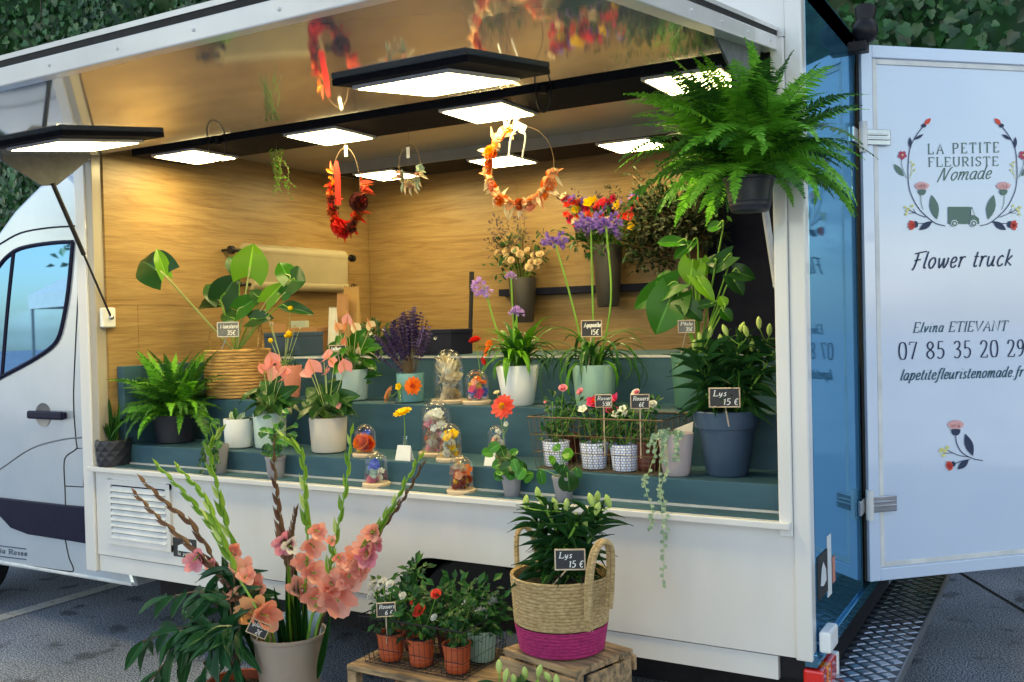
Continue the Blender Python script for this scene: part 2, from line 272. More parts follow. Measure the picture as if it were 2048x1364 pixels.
    def build(s, name, m, parent=None, smooth=True, bevel=0, kind=None, label=None, auto=True, fix=False):
        me = s.mesh(name, m, smooth)
        if fix:
            b = bmesh.new(); b.from_mesh(me); bmesh.ops.recalc_face_normals(b, faces=b.faces); b.to_mesh(me); b.free()
        o = bpy.data.objects.new(name, me); col.objects.link(o)
        if parent: o.parent = parent
        if kind: o['kind'] = kind
        if label: o['label'] = label
        if bevel:
            md = o.modifiers.new('bevel', 'BEVEL'); md.width = bevel; md.segments = 2; md.limit_method = 'ANGLE'; md.angle_limit = rad(40)
        if smooth and auto: me.set_sharp_from_angle(angle=rad(40))
        return o
def inst(name, me, parent, M):
    o = bpy.data.objects.new(name, me); col.objects.link(o); o.parent = parent; o.matrix_local = M; return o
def thing(name, label, cat, loc=(0, 0, 0), group=None, rz=0):
    o = bpy.data.objects.new(name, None); col.objects.link(o); o.location = loc; o.rotation_euler = (0, 0, rz); o.empty_display_size = .1
    o['label'] = label; o['category'] = cat
    if group: o['group'] = group
    return o
def struct(o): o['kind'] = 'structure'; return o
# ---------------------------------------------------------------- stroke lettering
GL = {
'A': (6, '.6,0 3,7 5.4,0|1.5,2.5 4.5,2.5|0,0 1.4,0|4.6,0 6,0'), 'E': (4.6, '.8,0 .8,7|0,7 4.2,7 4.2,5.9|.8,3.6 3.2,3.6|0,0 4.4,0 4.4,1.2'), 'F': (4.4, '.8,0 .8,7|0,7 4.2,7 4.2,5.9|.8,3.6 3.2,3.6|0,0 1.6,0'),
'I': (2, '1,0 1,7|.2,0 1.8,0|.2,7 1.8,7'), 'L': (4.6, '.8,7 .8,0|0,7 1.6,7|0,0 4.4,0 4.4,1.4'), 'M': (7, '.8,0 .8,7 3.5,1.5 6.2,7 6.2,0'), 'N': (6, '.8,0 .8,7 5,0 5,7|0,7 .8,7|0,0 1.6,0|4.3,7 5.8,7'),
'P': (4.8, '.8,0 .8,7|~.8,7 3,7 4.3,6 4.3,4.4 3,3.4 .8,3.4|0,0 1.6,0|0,7 .8,7'), 'R': (5.2, '.8,0 .8,7|~.8,7 3,7 4.3,6 4.3,4.6 3,3.5 .8,3.5|2.4,3.5 4.5,0 5.2,0|0,0 1.6,0|0,7 .8,7'),
'S': (4.2, '~3.8,5.6 3.4,6.7 2,7 .7,6.3 .6,5 1.8,3.9 3.3,3 3.7,1.6 2.8,.3 1.6,0 .6,.4 .3,1.6'), 'T': (5.4, '2.7,0 2.7,7|.2,5.9 .2,7 5.2,7 5.2,5.9|1.9,0 3.5,0'), 'U': (5.4, '~.8,7 .8,2 1.6,.4 2.8,0 4,.4 4.7,2 4.7,7|0,7 1.6,7|4,7 5.4,7'), 'V': (6, '.4,7 3,0 5.6,7|-.1,7 1.2,7|4.9,7 6.1,7'),
'0': (4.6, '~2.3,7 3.6,6.4 4.2,3.5 3.6,.6 2.3,0 1,.6 .4,3.5 1,6.4 2.3,7'), '1': (3, '.6,5.6 1.8,7 1.8,0'), '2': (4.4, '~.5,5.4 1,6.6 2.2,7 3.5,6.3 3.6,4.8 2.6,2.8 .4,.1|.4,0 4,0 4.1,1'), '3': (4.2, '~.5,6 1.4,6.9 2.8,6.8 3.4,5.6 2.8,4.2 1.5,3.7|~1.5,3.7 3.2,3.2 3.7,1.9 3,.5 1.6,0 .4,.6'),
'5': (4.2, '3.6,7 1.1,7 .9,3.9|~.9,3.9 2.2,4.2 3.5,3.4 3.7,1.8 2.8,.4 1.5,0 .4,.6'), '6': (4.2, '~3.4,6.8 1.8,5.8 .6,3.4 .6,1.4 1.6,.1 3,.2 3.7,1.5 3.2,3.2 1.8,3.5 .7,2.2'), '7': (4.2, '.3,5.9 .3,7 3.9,7 1.4,0'), '8': (4.4, '~2.2,3.7 .9,4.6 .8,6 2.2,7 3.5,6 3.4,4.7 2.2,3.7 .7,2.6 .5,1.2 2.2,0 3.9,1.2 3.6,2.6 2.2,3.7'), '9': (4.4, '~3.6,5 2.8,6.8 1.2,6.7 .5,5 1.2,3.4 2.8,3.4 3.7,5 3.4,2.4 2.4,.7 .9,0'),
'a': (3.8, '~3,4.2 1.6,4.4 .5,2.8 .5,1 1.4,.1 2.4,.9 3.1,3.4|~3.2,4.3 2.8,1.4 3,.3 3.7,.4'), 'c': (3.2, '~2.8,3.7 2,4.4 .8,3.2 .5,1.4 1.2,.1 2.2,.2 2.9,1'), 'd': (4, '~3,4 1.6,4.4 .5,2.8 .5,1 1.4,.1 2.4,.9 3.2,3.4|~3.7,7 3.1,3.6 2.9,1.2 3.1,.2 3.8,.4'), 'e': (3.2, '~.6,2 2.2,2.4 2.7,3.5 2,4.4 1,3.8 .5,2 .9,.4 1.8,.1 2.9,1'),
'f': (2.6, '~3.2,6.6 2.4,7 1.7,5.6 1.2,2 .8,-1 0,-1.9 -.6,-1.5|.5,4.3 2.6,4.3'), 'g': (3.8, '~3,4 1.6,4.4 .5,2.8 .6,1 1.6,.2 2.6,1.4 3.1,4.2|~3.1,4.2 2.7,0 1.8,-1.8 .4,-1.6'), 'h': (3.8, '~1.3,7 .9,3.5 .5,0|~.7,2 1.9,4.2 2.8,4.2 2.9,3 2.6,.8 3,.1 3.7,.5'), 'i': (1.7, '~.9,4.3 .6,1.4 .8,.2 1.5,.4|1.1,6 1.2,6.2'), 'k': (3.6, '~1.3,7 .9,3.5 .5,0|3,4.3 .9,2 3.2,.1'),
'l': (1.7, '~1.4,7 .9,3.6 .6,1.2 .8,.2 1.5,.4'), 'm': (5.8, '~.3,3.8 .9,4.3 .9,3.2 .5,0|~.7,2 1.8,4.2 2.6,4.1 2.6,2.8 2.3,0|~2.5,2 3.7,4.2 4.6,4.1 4.6,2.8 4.4,.8 4.8,.1 5.6,.5'), 'n': (3.9, '~.3,3.8 .9,4.3 .9,3.2 .5,0|~.7,2 1.9,4.2 2.8,4.1 2.9,2.8 2.6,.8 3,.1 3.8,.5'), 'o': (3.5, '~1.8,4.4 .7,3.4 .4,1.6 1.2,.1 2.2,.5 3,2.4 2.7,4 1.8,4.4'), 'p': (3.8, '~.5,3.8 1.1,4.3 .9,2 .3,-2|~.8,1.6 1.6,4 2.7,4.3 3.2,3 2.6,.8 1.5,.1 .7,.8'),
'r': (2.9, '~.3,3.8 .9,4.3 .9,3 .5,0|~.7,2 1.5,4 2.4,4.4 2.8,4'), 's': (2.9, '~2.5,3.8 1.7,4.4 .9,3.6 1.3,2.6 2.2,1.6 1.9,.3 1,.1 .3,.7'), 't': (2.3, '~1.4,6.2 .9,2.6 .7,.9 1.1,.1 2,.6|.2,4.3 2.2,4.3'), 'u': (3.9, '~.5,4.3 .4,1.6 .9,.1 2,.8 2.8,3|~3,4.3 2.7,1.2 2.9,.2 3.7,.5'), 'v': (3.4, '~.5,4.2 .9,2.6 1,.1 2.2,1.8 3,4.2'), 'w': (5, '~.5,4.2 .8,1.4 1.2,.1 2.2,2 2.7,4 2.8,1 3.3,.1 4.3,2 4.6,4.2'), 'y': (3.6, '~.5,4.3 .6,1.8 1.2,.6 2.2,1.6 2.9,4.2|~2.9,4.2 2.6,.6 1.8,-1.6 .6,-1.9'),
'.': (1.6, '.6,.1 .8,.35'), ',': (1.6, '.8,.3 .4,-1'), ' ': (2.6, ''), '€': (4.6, '~4,6.2 3,7 1.6,6 1,3.5 1.6,1 3,0 4,.8|.2,4.2 3.2,4.2|.2,2.9 3,2.9'),
'N_': (6.4, '~.4,-.6 1.4,3.6 2,6.6 2.5,6 3,2.6 3.5,.2 4.2,2.6 5.2,6 6.2,7.2'), 'F_': (4.4, '~2.2,6.4 1.9,3.4 1.2,.4 .5,-.5|~.6,6.2 2.6,6.6 5.6,7.1|.9,3.4 3.6,3.8')}
def glyphs(text, slant=0, gap=.7, hand=False):
    out = []; x = 0
    for ch in text:
        g = GL.get(ch+'_') if hand and ch+'_' in GL else GL[ch]
        for st in g[1].split('|'):
            if not st: continue
            pts = [V((float(a)+x, float(b), 0)) for a, b in (q.split(',') for q in st.lstrip('~').split())]
            if st[0] == '~': pts = smoothpts(pts, 4)
            out.append([V((p.x + slant*p.y, p.y, 0)) for p in pts])
        x += g[0] + gap
    return out, max(x-gap, .1)
def lettering(mb, text, o, ux, uy, width, height, thick=.9, thin=.35, slant=0, gap=.7, hand=False):
    st, W2 = glyphs(text, slant, gap, hand); ux = V(ux); uy = V(uy); sx = width/W2; sy = height/7
    for P in st:
        Q = [V((p.x*sx, p.y*sy, 0)) for p in P]; n = len(Q); vv = []
        for i in range(n):
            d = (Q[min(i+1, n-1)]-Q[max(i-1, 0)]); d = d.normalized() if d.length > 1e-9 else V((1, 0, 0))
            hw = .5*sy*(thin + (thick-thin)*abs(d.y)); e = V((-d.y, d.x, 0))*hw
            for q in (Q[i]+e, Q[i]-e): vv.append(V(o) + ux*q.x + uy*q.y)
        mb.add(vv, [(2*i, 2*i+1, 2*i+3, 2*i+2) for i in range(n-1)])
    return mb
# ================================================================ SETTING
struct(MB().add([(-90, -90, 0), (90, -90, 0), (90, 90, 0), (-90, 90, 0)], [(0, 1, 2, 3)]).build('ground', 'asphalt', smooth=False))
pm = MB()
for x in (-4.53, -7.1): pm.add([(x-.055, -2.6, .004), (x+.055, -2.6, .004), (x+.055, 2.4, .004), (x-.055, 2.4, .004)], [(0, 1, 2, 3)])
struct(pm.build('painted_line', 'road_paint', smooth=False))
dgl = MB(); A, B = at(1950, 1163, Z=.004), at(2048, 1222, Z=.004); e = (B-A).normalized(); B = A+e*3; A = A-e*.6; s_ = V((-e.y, e.x, 0))*.011
dgl.add([A-s_, B-s_, B+s_, A+s_], [(0, 1, 2, 3)]); struct(dgl.build('dark_ground_line', 'rubber', smooth=False))  # thin dark line across the ground
def hedge():
    R = random.Random(4); t = thing('ivy_hedge', 'tall dark ivy hedge behind the truck', 'hedge', (-4, 4.6, 0))
    H = 6.6; mb = MB(); bk = MB()
    nx, nz = 44, 16; X0, X1 = -12.0, 12.0
    def dep(x, z): return .28*math.sin(x*1.3+z*.9) + .22*math.sin(x*2.9-z*1.7+1) + .14*math.sin(x*5.3+z*4.1)
    g = [[V((X0+(X1-X0)*i/nx, .18-dep(X0+(X1-X0)*i/nx, H*k/nz), H*k/nz)) for i in range(nx+1)] for k in range(nz+1)]
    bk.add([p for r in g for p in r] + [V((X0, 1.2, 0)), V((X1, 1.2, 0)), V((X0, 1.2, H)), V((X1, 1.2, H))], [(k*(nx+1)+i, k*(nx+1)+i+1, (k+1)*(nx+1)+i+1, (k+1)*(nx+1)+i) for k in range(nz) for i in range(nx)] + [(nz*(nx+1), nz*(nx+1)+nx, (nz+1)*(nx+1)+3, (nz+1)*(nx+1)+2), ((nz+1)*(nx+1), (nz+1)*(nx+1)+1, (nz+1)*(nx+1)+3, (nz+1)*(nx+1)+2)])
    bk.build('dark_backing', 'leaf_lily', t)  # dark sheet stands in for the shade between the leaves
    for i in range(52000):
        x = R.uniform(X0, X1); z = H*R.random()**.9; y = .12 - dep(x, z) - abs(R.gauss(0, .16))
        n = V((R.gauss(0, .5), -1, R.gauss(.35, .5))); d = V((R.gauss(0, .6), R.gauss(-.1, .3), -1+R.gauss(0, .5)))
        mb.ivy((x, y, z), d, n, R.uniform(.05, .11))
    mb.build('foliage', 'leaf_hedge', t, smooth=True, auto=False, kind='stuff')
    br = MB()
    for i in range(60):
        x = R.uniform(X0, X1); z = R.uniform(1, H); p = V((x, -.1-dep(x, z), z)); br.tube(smoothpts([p, p+V((R.gauss(0, .2), -.25, R.uniform(.0, .25))), p+V((R.gauss(0, .4), -.3, R.uniform(-.5, .2)))], 3), .006, 4)
        for k in range(14):
            q = p + V((R.gauss(0, .2), -.3+R.gauss(0, .08), R.uniform(-.5, .25)))
    br.build('branches', 'bark', t, kind='stuff')
hedge()
def tree(x, y, h, r, s, lab):
    R = random.Random(s); t = thing('plane_tree', lab, 'tree', (x, y, 0), 'trees across the square')
    tr = MB(); tr.tube(smoothpts([(0, 0, 0), (.1, 0, h*.25), (0, .1, h*.5), (.1, 0, h*.8)], 4), [.22-.013*k for k in range(13)], 8)
    cr_ = MB(); cl = [V((R.gauss(0, r*.45), R.gauss(0, r*.45), h*.62+R.gauss(0, h*.15))) for _ in range(22)]
    for c in cl: tr.tube([(0, .05, h*.45), c*.6+V((0, 0, h*.2)), c], [.08, .05, .02], 5)
    for i in range(2600):
        c = R.choice(cl); p = c + V((R.gauss(0, 1), R.gauss(0, 1), R.gauss(0, .8)))*r*.22; cr_.quad(p, V((R.gauss(0, 1), R.gauss(0, 1), R.gauss(-.4, .6))), V((R.gauss(0, .6), R.gauss(0, .6), 1)), .32, .26)
    tr.build('trunk', 'bark', t); cr_.build('crown', 'leaf_hedge', t, smooth=False, kind='stuff')
for a in ((-26, -20, 8, 3, 1, 'broad green tree behind the street lamp across the square'), (-17, -27, 9, 3.4, 2, 'taller green tree behind the farther market tent'), (24, -9, 9, 3.6, 3, 'green tree across the square behind the open rear door'), (30, 4, 10, 4, 4, 'tallest green tree beyond the rear of the truck')): tree(*a)
def tent(x, y, rz, lab):
    t = thing('market_tent', lab, 'tent', (x, y, 0), rz=rz)
    MB().add([(-1.6, -1.6, 2.3), (1.6, -1.6, 2.3), (1.6, 1.6, 2.3), (-1.6, 1.6, 2.3), (0, 0, 3.3), (-1.6, -1.6, 2.05), (1.6, -1.6, 2.05), (1.6, 1.6, 2.05), (-1.6, 1.6, 2.05)], [(0, 1, 4), (1, 2, 4), (2, 3, 4), (3, 0, 4), (0, 5, 6, 1), (1, 6, 7, 2), (2, 7, 8, 3), (3, 8, 5, 0)]).build('canopy', 'pot_cream', t, smooth=False)
    for a in (-1, 1):
        for b in (-1, 1): MB().bx(a*1.55-.02, a*1.55+.02, b*1.55-.02, b*1.55+.02, 0, 2.28).build('pole', 'grey_metal', t, smooth=False)
    tb = MB(); tb.bx(-1.2, 1.2, -.4, .4, .72, .76)
    for a in (-1.1, 1.1): tb.bx(a-.03, a+.03, -.35, .35, 0, .72)
    tb.build('trestle_table', 'crate_wood', t, smooth=False)
tent(-13.5, -8.5, .3, 'cream canopy market tent mirrored in the cab window'); tent(-17.5, -13, .1, 'farther cream market tent beside the street lamp')
t = thing('street_lamp', 'slim grey street lamp with two arms near the market tents', 'street lamp', (-22, -14, 0))
MB().tube([(0, 0, 0), (0, 0, 3), (0, 0, 7)], [.09, .07, .05], 10).build('pole', 'grey_metal', t)
for s in (-1, 1):
    MB().tube(smoothpts([(0, 0, 6.9), (.5*s, 0, 7.35), (1.3*s, 0, 7.5)], 5), .035, 8).build('arm', 'grey_metal', t); MB().ell((1.6*s, 0, 7.48), (1, 0, 0), .1, .7, 10, 8).build('lamp_head', 'grey_metal', t)

# ================================================================ TRUCK
TR = thing('flower_truck', 'white flower truck with raised side awning, lit oak interior and stepped shelves', 'truck', (0, 0, 0))
Z1, Z2, Z3, ZL = 1.03, 1.24, 1.445, .93
Y1, Y2, Y3 = .09, .40, .71
def arch(x0, x1, zb, zt, n=7, r=.16):
    P = [(x0, zb)]
    for k in range(n+1): a = pi - pi/2*k/n; P.append((x0+.03+r+r*math.cos(a), zt-r+r*math.sin(a)))
    for k in range(n+1): a = pi/2 - pi/2*k/n; P.append((x1-.03-r+r*math.cos(a), zt-r+r*math.sin(a)))
    return P + [(x1, zb)]
ax0 = at(790, 1172, Y=0).x; ax1 = ax0+.78
pts = [(-3.55, .48), (-3.55, .905)] + [(-.055, .905), (-.055, .48)] + arch(ax0, ax1, .48, .665)[::-1]
MB().prism([V((x, 0, z)) for x, z in pts], (0, .03, 0)).build('side_panel', 'white_paint', TR, smooth=False, fix=True)
pts = [(-3.55, .395), (-3.55, .474), (ax0-.004, .474), (ax0-.02, .395)]; MB().prism([V((x, .008, z)) for x, z in pts], (0, .025, 0)).build('skirt_panel', 'white_paint', TR, smooth=False, fix=True)
pts = [(ax1+.02, .395), (ax1+.004, .474), (-.118, .474), (-.118, .395)]; MB().prism([V((x, .008, z)) for x, z in pts], (0, .025, 0)).build('skirt_panel', 'white_paint', TR, smooth=False, fix=True)
MB().bx(-3.56, -.06, -.045, .085, .906, .93).build('sill', 'white_paint', TR, smooth=False, bevel=.004)
MB().bx(-3.5, -.1, -.012, Y1+.01, .9305, .9345).build('ledge_top', 'shelf', TR, smooth=False)
MB().bx(-3.44, -.1, .078, Y1-.0005, .9347, .942).build('sill_edge', 'led_frame', TR, smooth=False)
MB().bx(-3.44, -.1, Y3-.004, Y3+.003, Z3-.008, Z3+.002).build('edge_strip', 'led_frame', TR, smooth=False)
lp = MB(); lp.bx(-3.635, -3.555, -.012, .05, .39, 2.50); lp.build('corner_post', 'white_paint', TR, smooth=False, bevel=.006)
MB().bx(-3.555, -3.505, -.004, .055, .931, 2.50).build('door_jamb', 'ceiling', TR, smooth=False, bevel=.003)
MB().bx(-.055, .0, -.012, .045, .475, 2.72).build('corner_post', 'white_paint', TR, smooth=False, bevel=.006)
MB().bx(-.1, -.0552, -.02, .05, .88, 2.50).build('door_jamb', 'white_paint', TR, smooth=False, bevel=.004)
MB().bx(-3.6, -.056, -.004, .05, 2.505, 2.72).build('fascia', 'white_paint', TR, smooth=False)
MB().bx(-3.62, .0, .046, 2.25, 2.62, 2.715).build('roof', 'white_alu', TR, smooth=False, bevel=.01)
MB().bx(-3.5, -.02, .051, 2.2, 2.6, 2.615).build('ceiling_panel', 'ceiling', TR, smooth=False)
MB().bx(-3.6, -.02, .035, 2.25, .40, .47).build('chassis_floor', 'black_plastic', TR, smooth=False)
MB().bx(-3.6, -.06, 2.2, 2.24, .30, .398).build('far_skirt_blocker', 'white_alu', TR, smooth=False)  # unseen, added to keep daylight from under the truck
MB().bx(-3.6, -.06, .42, 1.85, .16, .398).build('underbody_blocker', 'black_plastic', TR, smooth=False)  # unseen box, added to block light below the floor
MB().bx(-3.6, -3.512, .051, 2.25, .47, 2.62).build('bulkhead', 'white_alu', TR, smooth=False)
MB().bx(-3.6, -.02, 2.215, 2.25, .47, 2.62).build('far_side_wall', 'white_alu', TR, smooth=False)
lw = MB().bx(-3.511, -3.5, .052, 2.2, .931, 2.6); lw.build('wall_board', 'oak', TR, smooth=False)
for (y0, y1, z0, z1) in ((.055, .24, .94, 1.735), (.242, 2.19, .94, 1.735), (.055, 2.19, 1.737, 2.598)): MB().bx(-3.4995, -3.494, y0, y1, z0, z1).build('wall_board', 'oak', TR, smooth=False)
for (x0, x1) in ((-3.49, -2.30), (-2.298, -1.06)): MB().bx(x0, x1, 2.185, 2.199, .94, 2.598).build('wall_board', 'oak', TR, smooth=False)
MB().bx(-1.058, -.03, 2.17, 2.199, .48, 2.598).build('dark_door_panel', 'navy', TR, smooth=False, bevel=.004)
MB().bx(-.1, -.026, .055, .85, .48, 2.6).build('rear_lining', 'navy', TR, smooth=False)
# stepped shelves
MB().bx(-3.44, -.102, Y1, Y2+.02, .935, Z1).build('shelf_step', 'shelf', TR, smooth=False, bevel=.004)
MB().bx(-3.44, -.102, Y2, Y3+.02, .935, Z2).build('shelf_step', 'shelf', TR, smooth=False, bevel=.004)
MB().bx(-3.44, -.102, Y3, 1.45, .935, Z3).build('shelf_step', 'shelf', TR, smooth=False, bevel=.004)
MB().bx(-3.492, -3.442, .1, 1.45, .935, 1.425).build('shelf_end_panel', 'shelf', TR, smooth=False, bevel=.003)
# louvre
lv = at(217, 961, Y=0), at(345, 1109, Y=0); lx0, lx1 = lv[0].x, at(345, 1040, Y=0).x; lz1, lz0 = .868, .545
fr = MB()
fr.bx(lx0, lx1, -.014, -.001, lz1-.025, lz1); fr.bx(lx0, lx1, -.014, -.001, lz0, lz0+.03); fr.bx(lx0, lx0+.03, -.0139, -.001, lz0, lz1); fr.bx(lx1-.03, lx1, -.0139, -.001, lz0, lz1)
vent = fr.build('vent_grille', 'white_paint', TR, smooth=False)
MB().bx(lx0+.02, lx1-.02, -.003, -.0012, lz0+.02, lz1-.02).build('vent_shade_sheet', 'navy', vent, smooth=False)  # dark sheet stands in for shade in the slat gaps; panel is uncut
for k in range(9):
    z = lz0+.032+(lz1-lz0-.06)*k/9; sl_ = MB(); sl_.prism([V((lx0+.03, -.019, z)), V((lx0+.03, -.016, z)), V((lx0+.03, -.0035, z+.0235)), V((lx0+.03, -.0065, z+.0235))], (lx1-lx0-.06, 0, 0)); sl_.build('slat', 'white_alu', vent, smooth=False)
sa, sb = at(347, 1074, Y=0), at(394, 1120, Y=0); stk = MB().bx(sa.x, sb.x, -.003, -.0005, sb.z+.004, sa.z).build('sticker', 'slate', TR, smooth=False)
q = MB(); w_ = sb.x-sa.x; h_ = sa.z-sb.z
q.add([V((sa.x+w_*a, -.0045, sb.z+h_*b)) for a, b in ((.2, .36), (.22, .62), (.4, .72), (.52, .86), (.8, .84), (.86, .6), (.93, .42), (.8, .34))], [tuple(range(8))]); q.build('van_print', 'ink_pale', stk, smooth=False)
q = MB(); lettering(q, 'la petite', (sa.x+w_*.2, -.0045, sb.z+h_*.14), (1, 0, 0), (0, 0, 1), w_*.66, .018, 1.1, .6); q.build('lettering', 'chalk', stk, smooth=False)
# rear wheel
def wheel(x, y0, parent):
    wo = MB(); P = [(.20, 0), (.325, 0), (.34, .03), (.34, .17), (.325, .2), (.2, .2)]
    n = 36; v = []; f = []
    for r, d in P:
        for i in range(n): a = 2*pi*i/n; v.append((x+r*math.cos(a), y0+d, .34+r*math.sin(a)))
    for k in range(len(P)-1): f += [(k*n+i, k*n+(i+1) % n, (k+1)*n+(i+1) % n, (k+1)*n+i) for i in range(n)]
    ty = wo.add(v, f).build('wheel', 'rubber', parent, fix=True)
    rm = MB(); P = [(.205, .015), (.19, .03), (.17, .06), (.08, .05), (.07, .02), (.005, .015)]; v = []; f = []
    for r, d in P:
        for i in range(n): a = 2*pi*i/n; v.append((x+r*math.cos(a), y0+d, .34+r*math.sin(a)))
    for k in range(len(P)-1): f += [(k*n+i, k*n+(i+1) % n, (k+1)*n+(i+1) % n, (k+1)*n+i) for i in range(n)]
    rm.add(v, f).build('rim', 'steel', ty, fix=True)
    nb = MB()
    for k in range(5): a = 2*pi*k/5; nb.ball((x+.045*math.cos(a), y0+.012, .34+.045*math.sin(a)), .01, 6, 4)
    nb.build('wheel_nut', 'grey_metal', ty)
wheel((ax0+ax1)/2-.02, .06, TR); wheel((ax0+ax1)/2-.02, 1.95, TR)
wl = MB(); wl.prism([V((x, .034, z)) for x, z in arch(ax0-.03, ax1+.03, .40, .70)], (0, .5, 0)); wl.f = [f for f in wl.f if len(f) == 4 and f[0] != len(arch(0, 1, 0, 1))-1]; wl.build('wheel_arch_liner', 'black_plastic', TR)
# ---- awning
S7 = math.atan(.1357/.9907); ES = V((0, -math.cos(S7), -math.sin(S7))); EH = V((0, -math.sin(S7), math.cos(S7))); AO = V((0, 0, 2.462)); EX = V((1, 0, 0))
def aw(x, s, h): return AO + EX*x + ES*s + EH*h
def awbox(mb, x0, x1, s0, s1, h0, h1):
    M = Matrix(((1, 0, 0, 0), (0, ES.y, EH.y, 0), (0, ES.z, EH.z, 0), (0, 0, 0, 1))); M = Matrix.Translation(aw((x0+x1)/2, (s0+s1)/2, (h0+h1)/2)) @ M
    return mb.obx(M, (x1-x0)/2, (s1-s0)/2, (h1-h0)/2)
AX0, AX1, AS = -3.56, -.075, 1.70
a0 = MB(); awbox(a0, AX0, AX1, 0, AS, .062, .074); AWN = a0.build('awning', 'white_paint', TR, smooth=False, fix=True)
a1 = MB(); awbox(a1, AX0+.05, AX1-.05, 0.02, AS-.05, .02, .03); a1.build('lining', 'awning_lining', AWN, smooth=False, fix=True)
for x0, x1, s0, s1 in ((AX0, AX1, AS-.05, AS), (AX0, AX0+.05, .0, AS-.051), (AX1-.05, AX1, .0, AS-.051)):
    a2 = MB(); awbox(a2, x0, x1, s0, s1, .0, .046); a2.build('frame_rail', 'white_paint', AWN, smooth=False, bevel=.004, fix=True)
    a2 = MB(); awbox(a2, x0+.003, x1-.003, s0+.003, s1-.003, .046, .062); a2.build('seal_strip', 'rubber', AWN, smooth=False, fix=True)
a2 = MB(); awbox(a2, AX0+.05, AX1-.05, AS-.058, AS-.05, .004, .02); a2.build('inner_seal', 'rubber', AWN, smooth=False, fix=True)
for k in range(14): a3 = MB(); a3.ball(aw(AX0+.15+.25*k, AS+.0005, .023), .0045, 8, 5); a3.build('rivet', 'white_alu', AWN)
for k in range(7): a3 = MB(); a3.ball(aw(AX1+.0005, .1+.25*k, .023), .0045, 8, 5); a3.build('rivet', 'white_alu', AWN)
def led_panel(x0, x1, y0, y1, z, parent, fn=None):
    g = MB(); h = MB()
    if fn: fn(g, x0, x1, y0, y1, -.012, 0); fn(h, x0+.014, x1-.014, y0+.014, y1-.014, -.0145, -.0125)
    else: g.bx(x0, x1, y0, y1, z-.012, z-.0005); h.bx(x0+.014, x1-.014, y0+.014, y1-.014, z-.0145, z-.0125)
    g.build('lamp_frame', 'led_frame', parent, smooth=False, fix=True); h.build('lamp_diffuser', 'led', parent, smooth=False, fix=True)
HB = .0
def hs(px, py): p = onplane(px, py, aw(0, 0, HB), EH); return p.x, (p-AO).dot(ES)
def awning_lamp(bc, lc):
    q = [hs(*a) for a in lc]; lx0 = (q[0][0]+q[3][0])/2; lx1 = (q[1][0]+q[2][0])/2; s1 = (q[0][1]+q[1][1])/2; s0 = (q[2][1]+q[3][1])/2
    bx0, bx1, bs0, bs1 = lx0-.035, lx1+.10, s0-.03, s1+.055
    g = MB(); awbox(g, bx0, bx1, bs0, bs1, HB, .0195); g.build('lamp_board', 'awning_board', AWN, smooth=False, fix=True, bevel=.003)
    led_panel(lx0, lx1, s0, s1, 0, AWN, lambda mb, a, b, c, d, e, f: awbox(mb, a, b, c, d, HB+e, HB+f-.0005))
awning_lamp([], [(730, 168), (905, 133), (1020, 157), (850, 190)]); awning_lamp([], [(28, 292), (135, 274), (275, 282), (160, 300)])
# struts and brackets
for X, lo, br in ((-3.47, V((-3.47, .05, 1.675)), 1), (-.125, V((-.125, .06, 1.70)), 0)):
    s0 = .27; top = aw(X, s0, -.11)
    b = MB(); b.prism([aw(X-.004, .02, .02), aw(X-.004, .5, .02), aw(X-.004, .5, -.005), aw(X-.004, s0+.05, -.12), aw(X-.004, s0-.03, -.12), aw(X-.004, .06, -.01)], (.008, 0, 0)); b.build('strut_bracket', 'slate_grey', AWN, smooth=False, fix=True)
    m_ = top.lerp(lo, .52); d_ = V((.012, 0, 0))
    MB().tube([top+d_, m_+d_], .011 if br else .013, 10).build('gas_strut', 'black_plastic' if br else 'grey_metal', AWN); MB().tube([m_+d_, lo+d_], .0055 if br else .012, 8).build('piston_rod', 'black_plastic' if br else 'led_frame', AWN)
    g = MB(); g.ball(lo+d_, .014, 8, 6); g.build('strut_pivot', 'steel', AWN)
    if br: MB().bx(X-.028, X-.002, .01, .09, lo.z-.05, lo.z+.05).build('strut_mount', 'pot_white', TR, smooth=False, bevel=.008)
# ---- ceiling light bars
bar = MB().bx(-3.44, -.11, .19, .53, 2.502, 2.545).build('light_bar', 'awning_board', TR, smooth=False, bevel=.002)
for x in (-3.17, -2.27, -1.40, -.49): led_panel(x-.155, x+.155, .215, .515, 2.502, bar)
bar2 = MB().bx(-3.2, -.2, 1.49, 1.86, 2.54, 2.6).build('light_bar', 'awning_board', TR, smooth=False, bevel=.002)
MB().bx(-3.2, -.2, 1.478, 1.489, 2.538, 2.602).build('bar_fascia', 'fascia_grey', bar2, smooth=False)
for x in (-2.93, -2.10, -1.29): led_panel(x-.15, x+.15, 1.52, 1.83, 2.54, bar2)
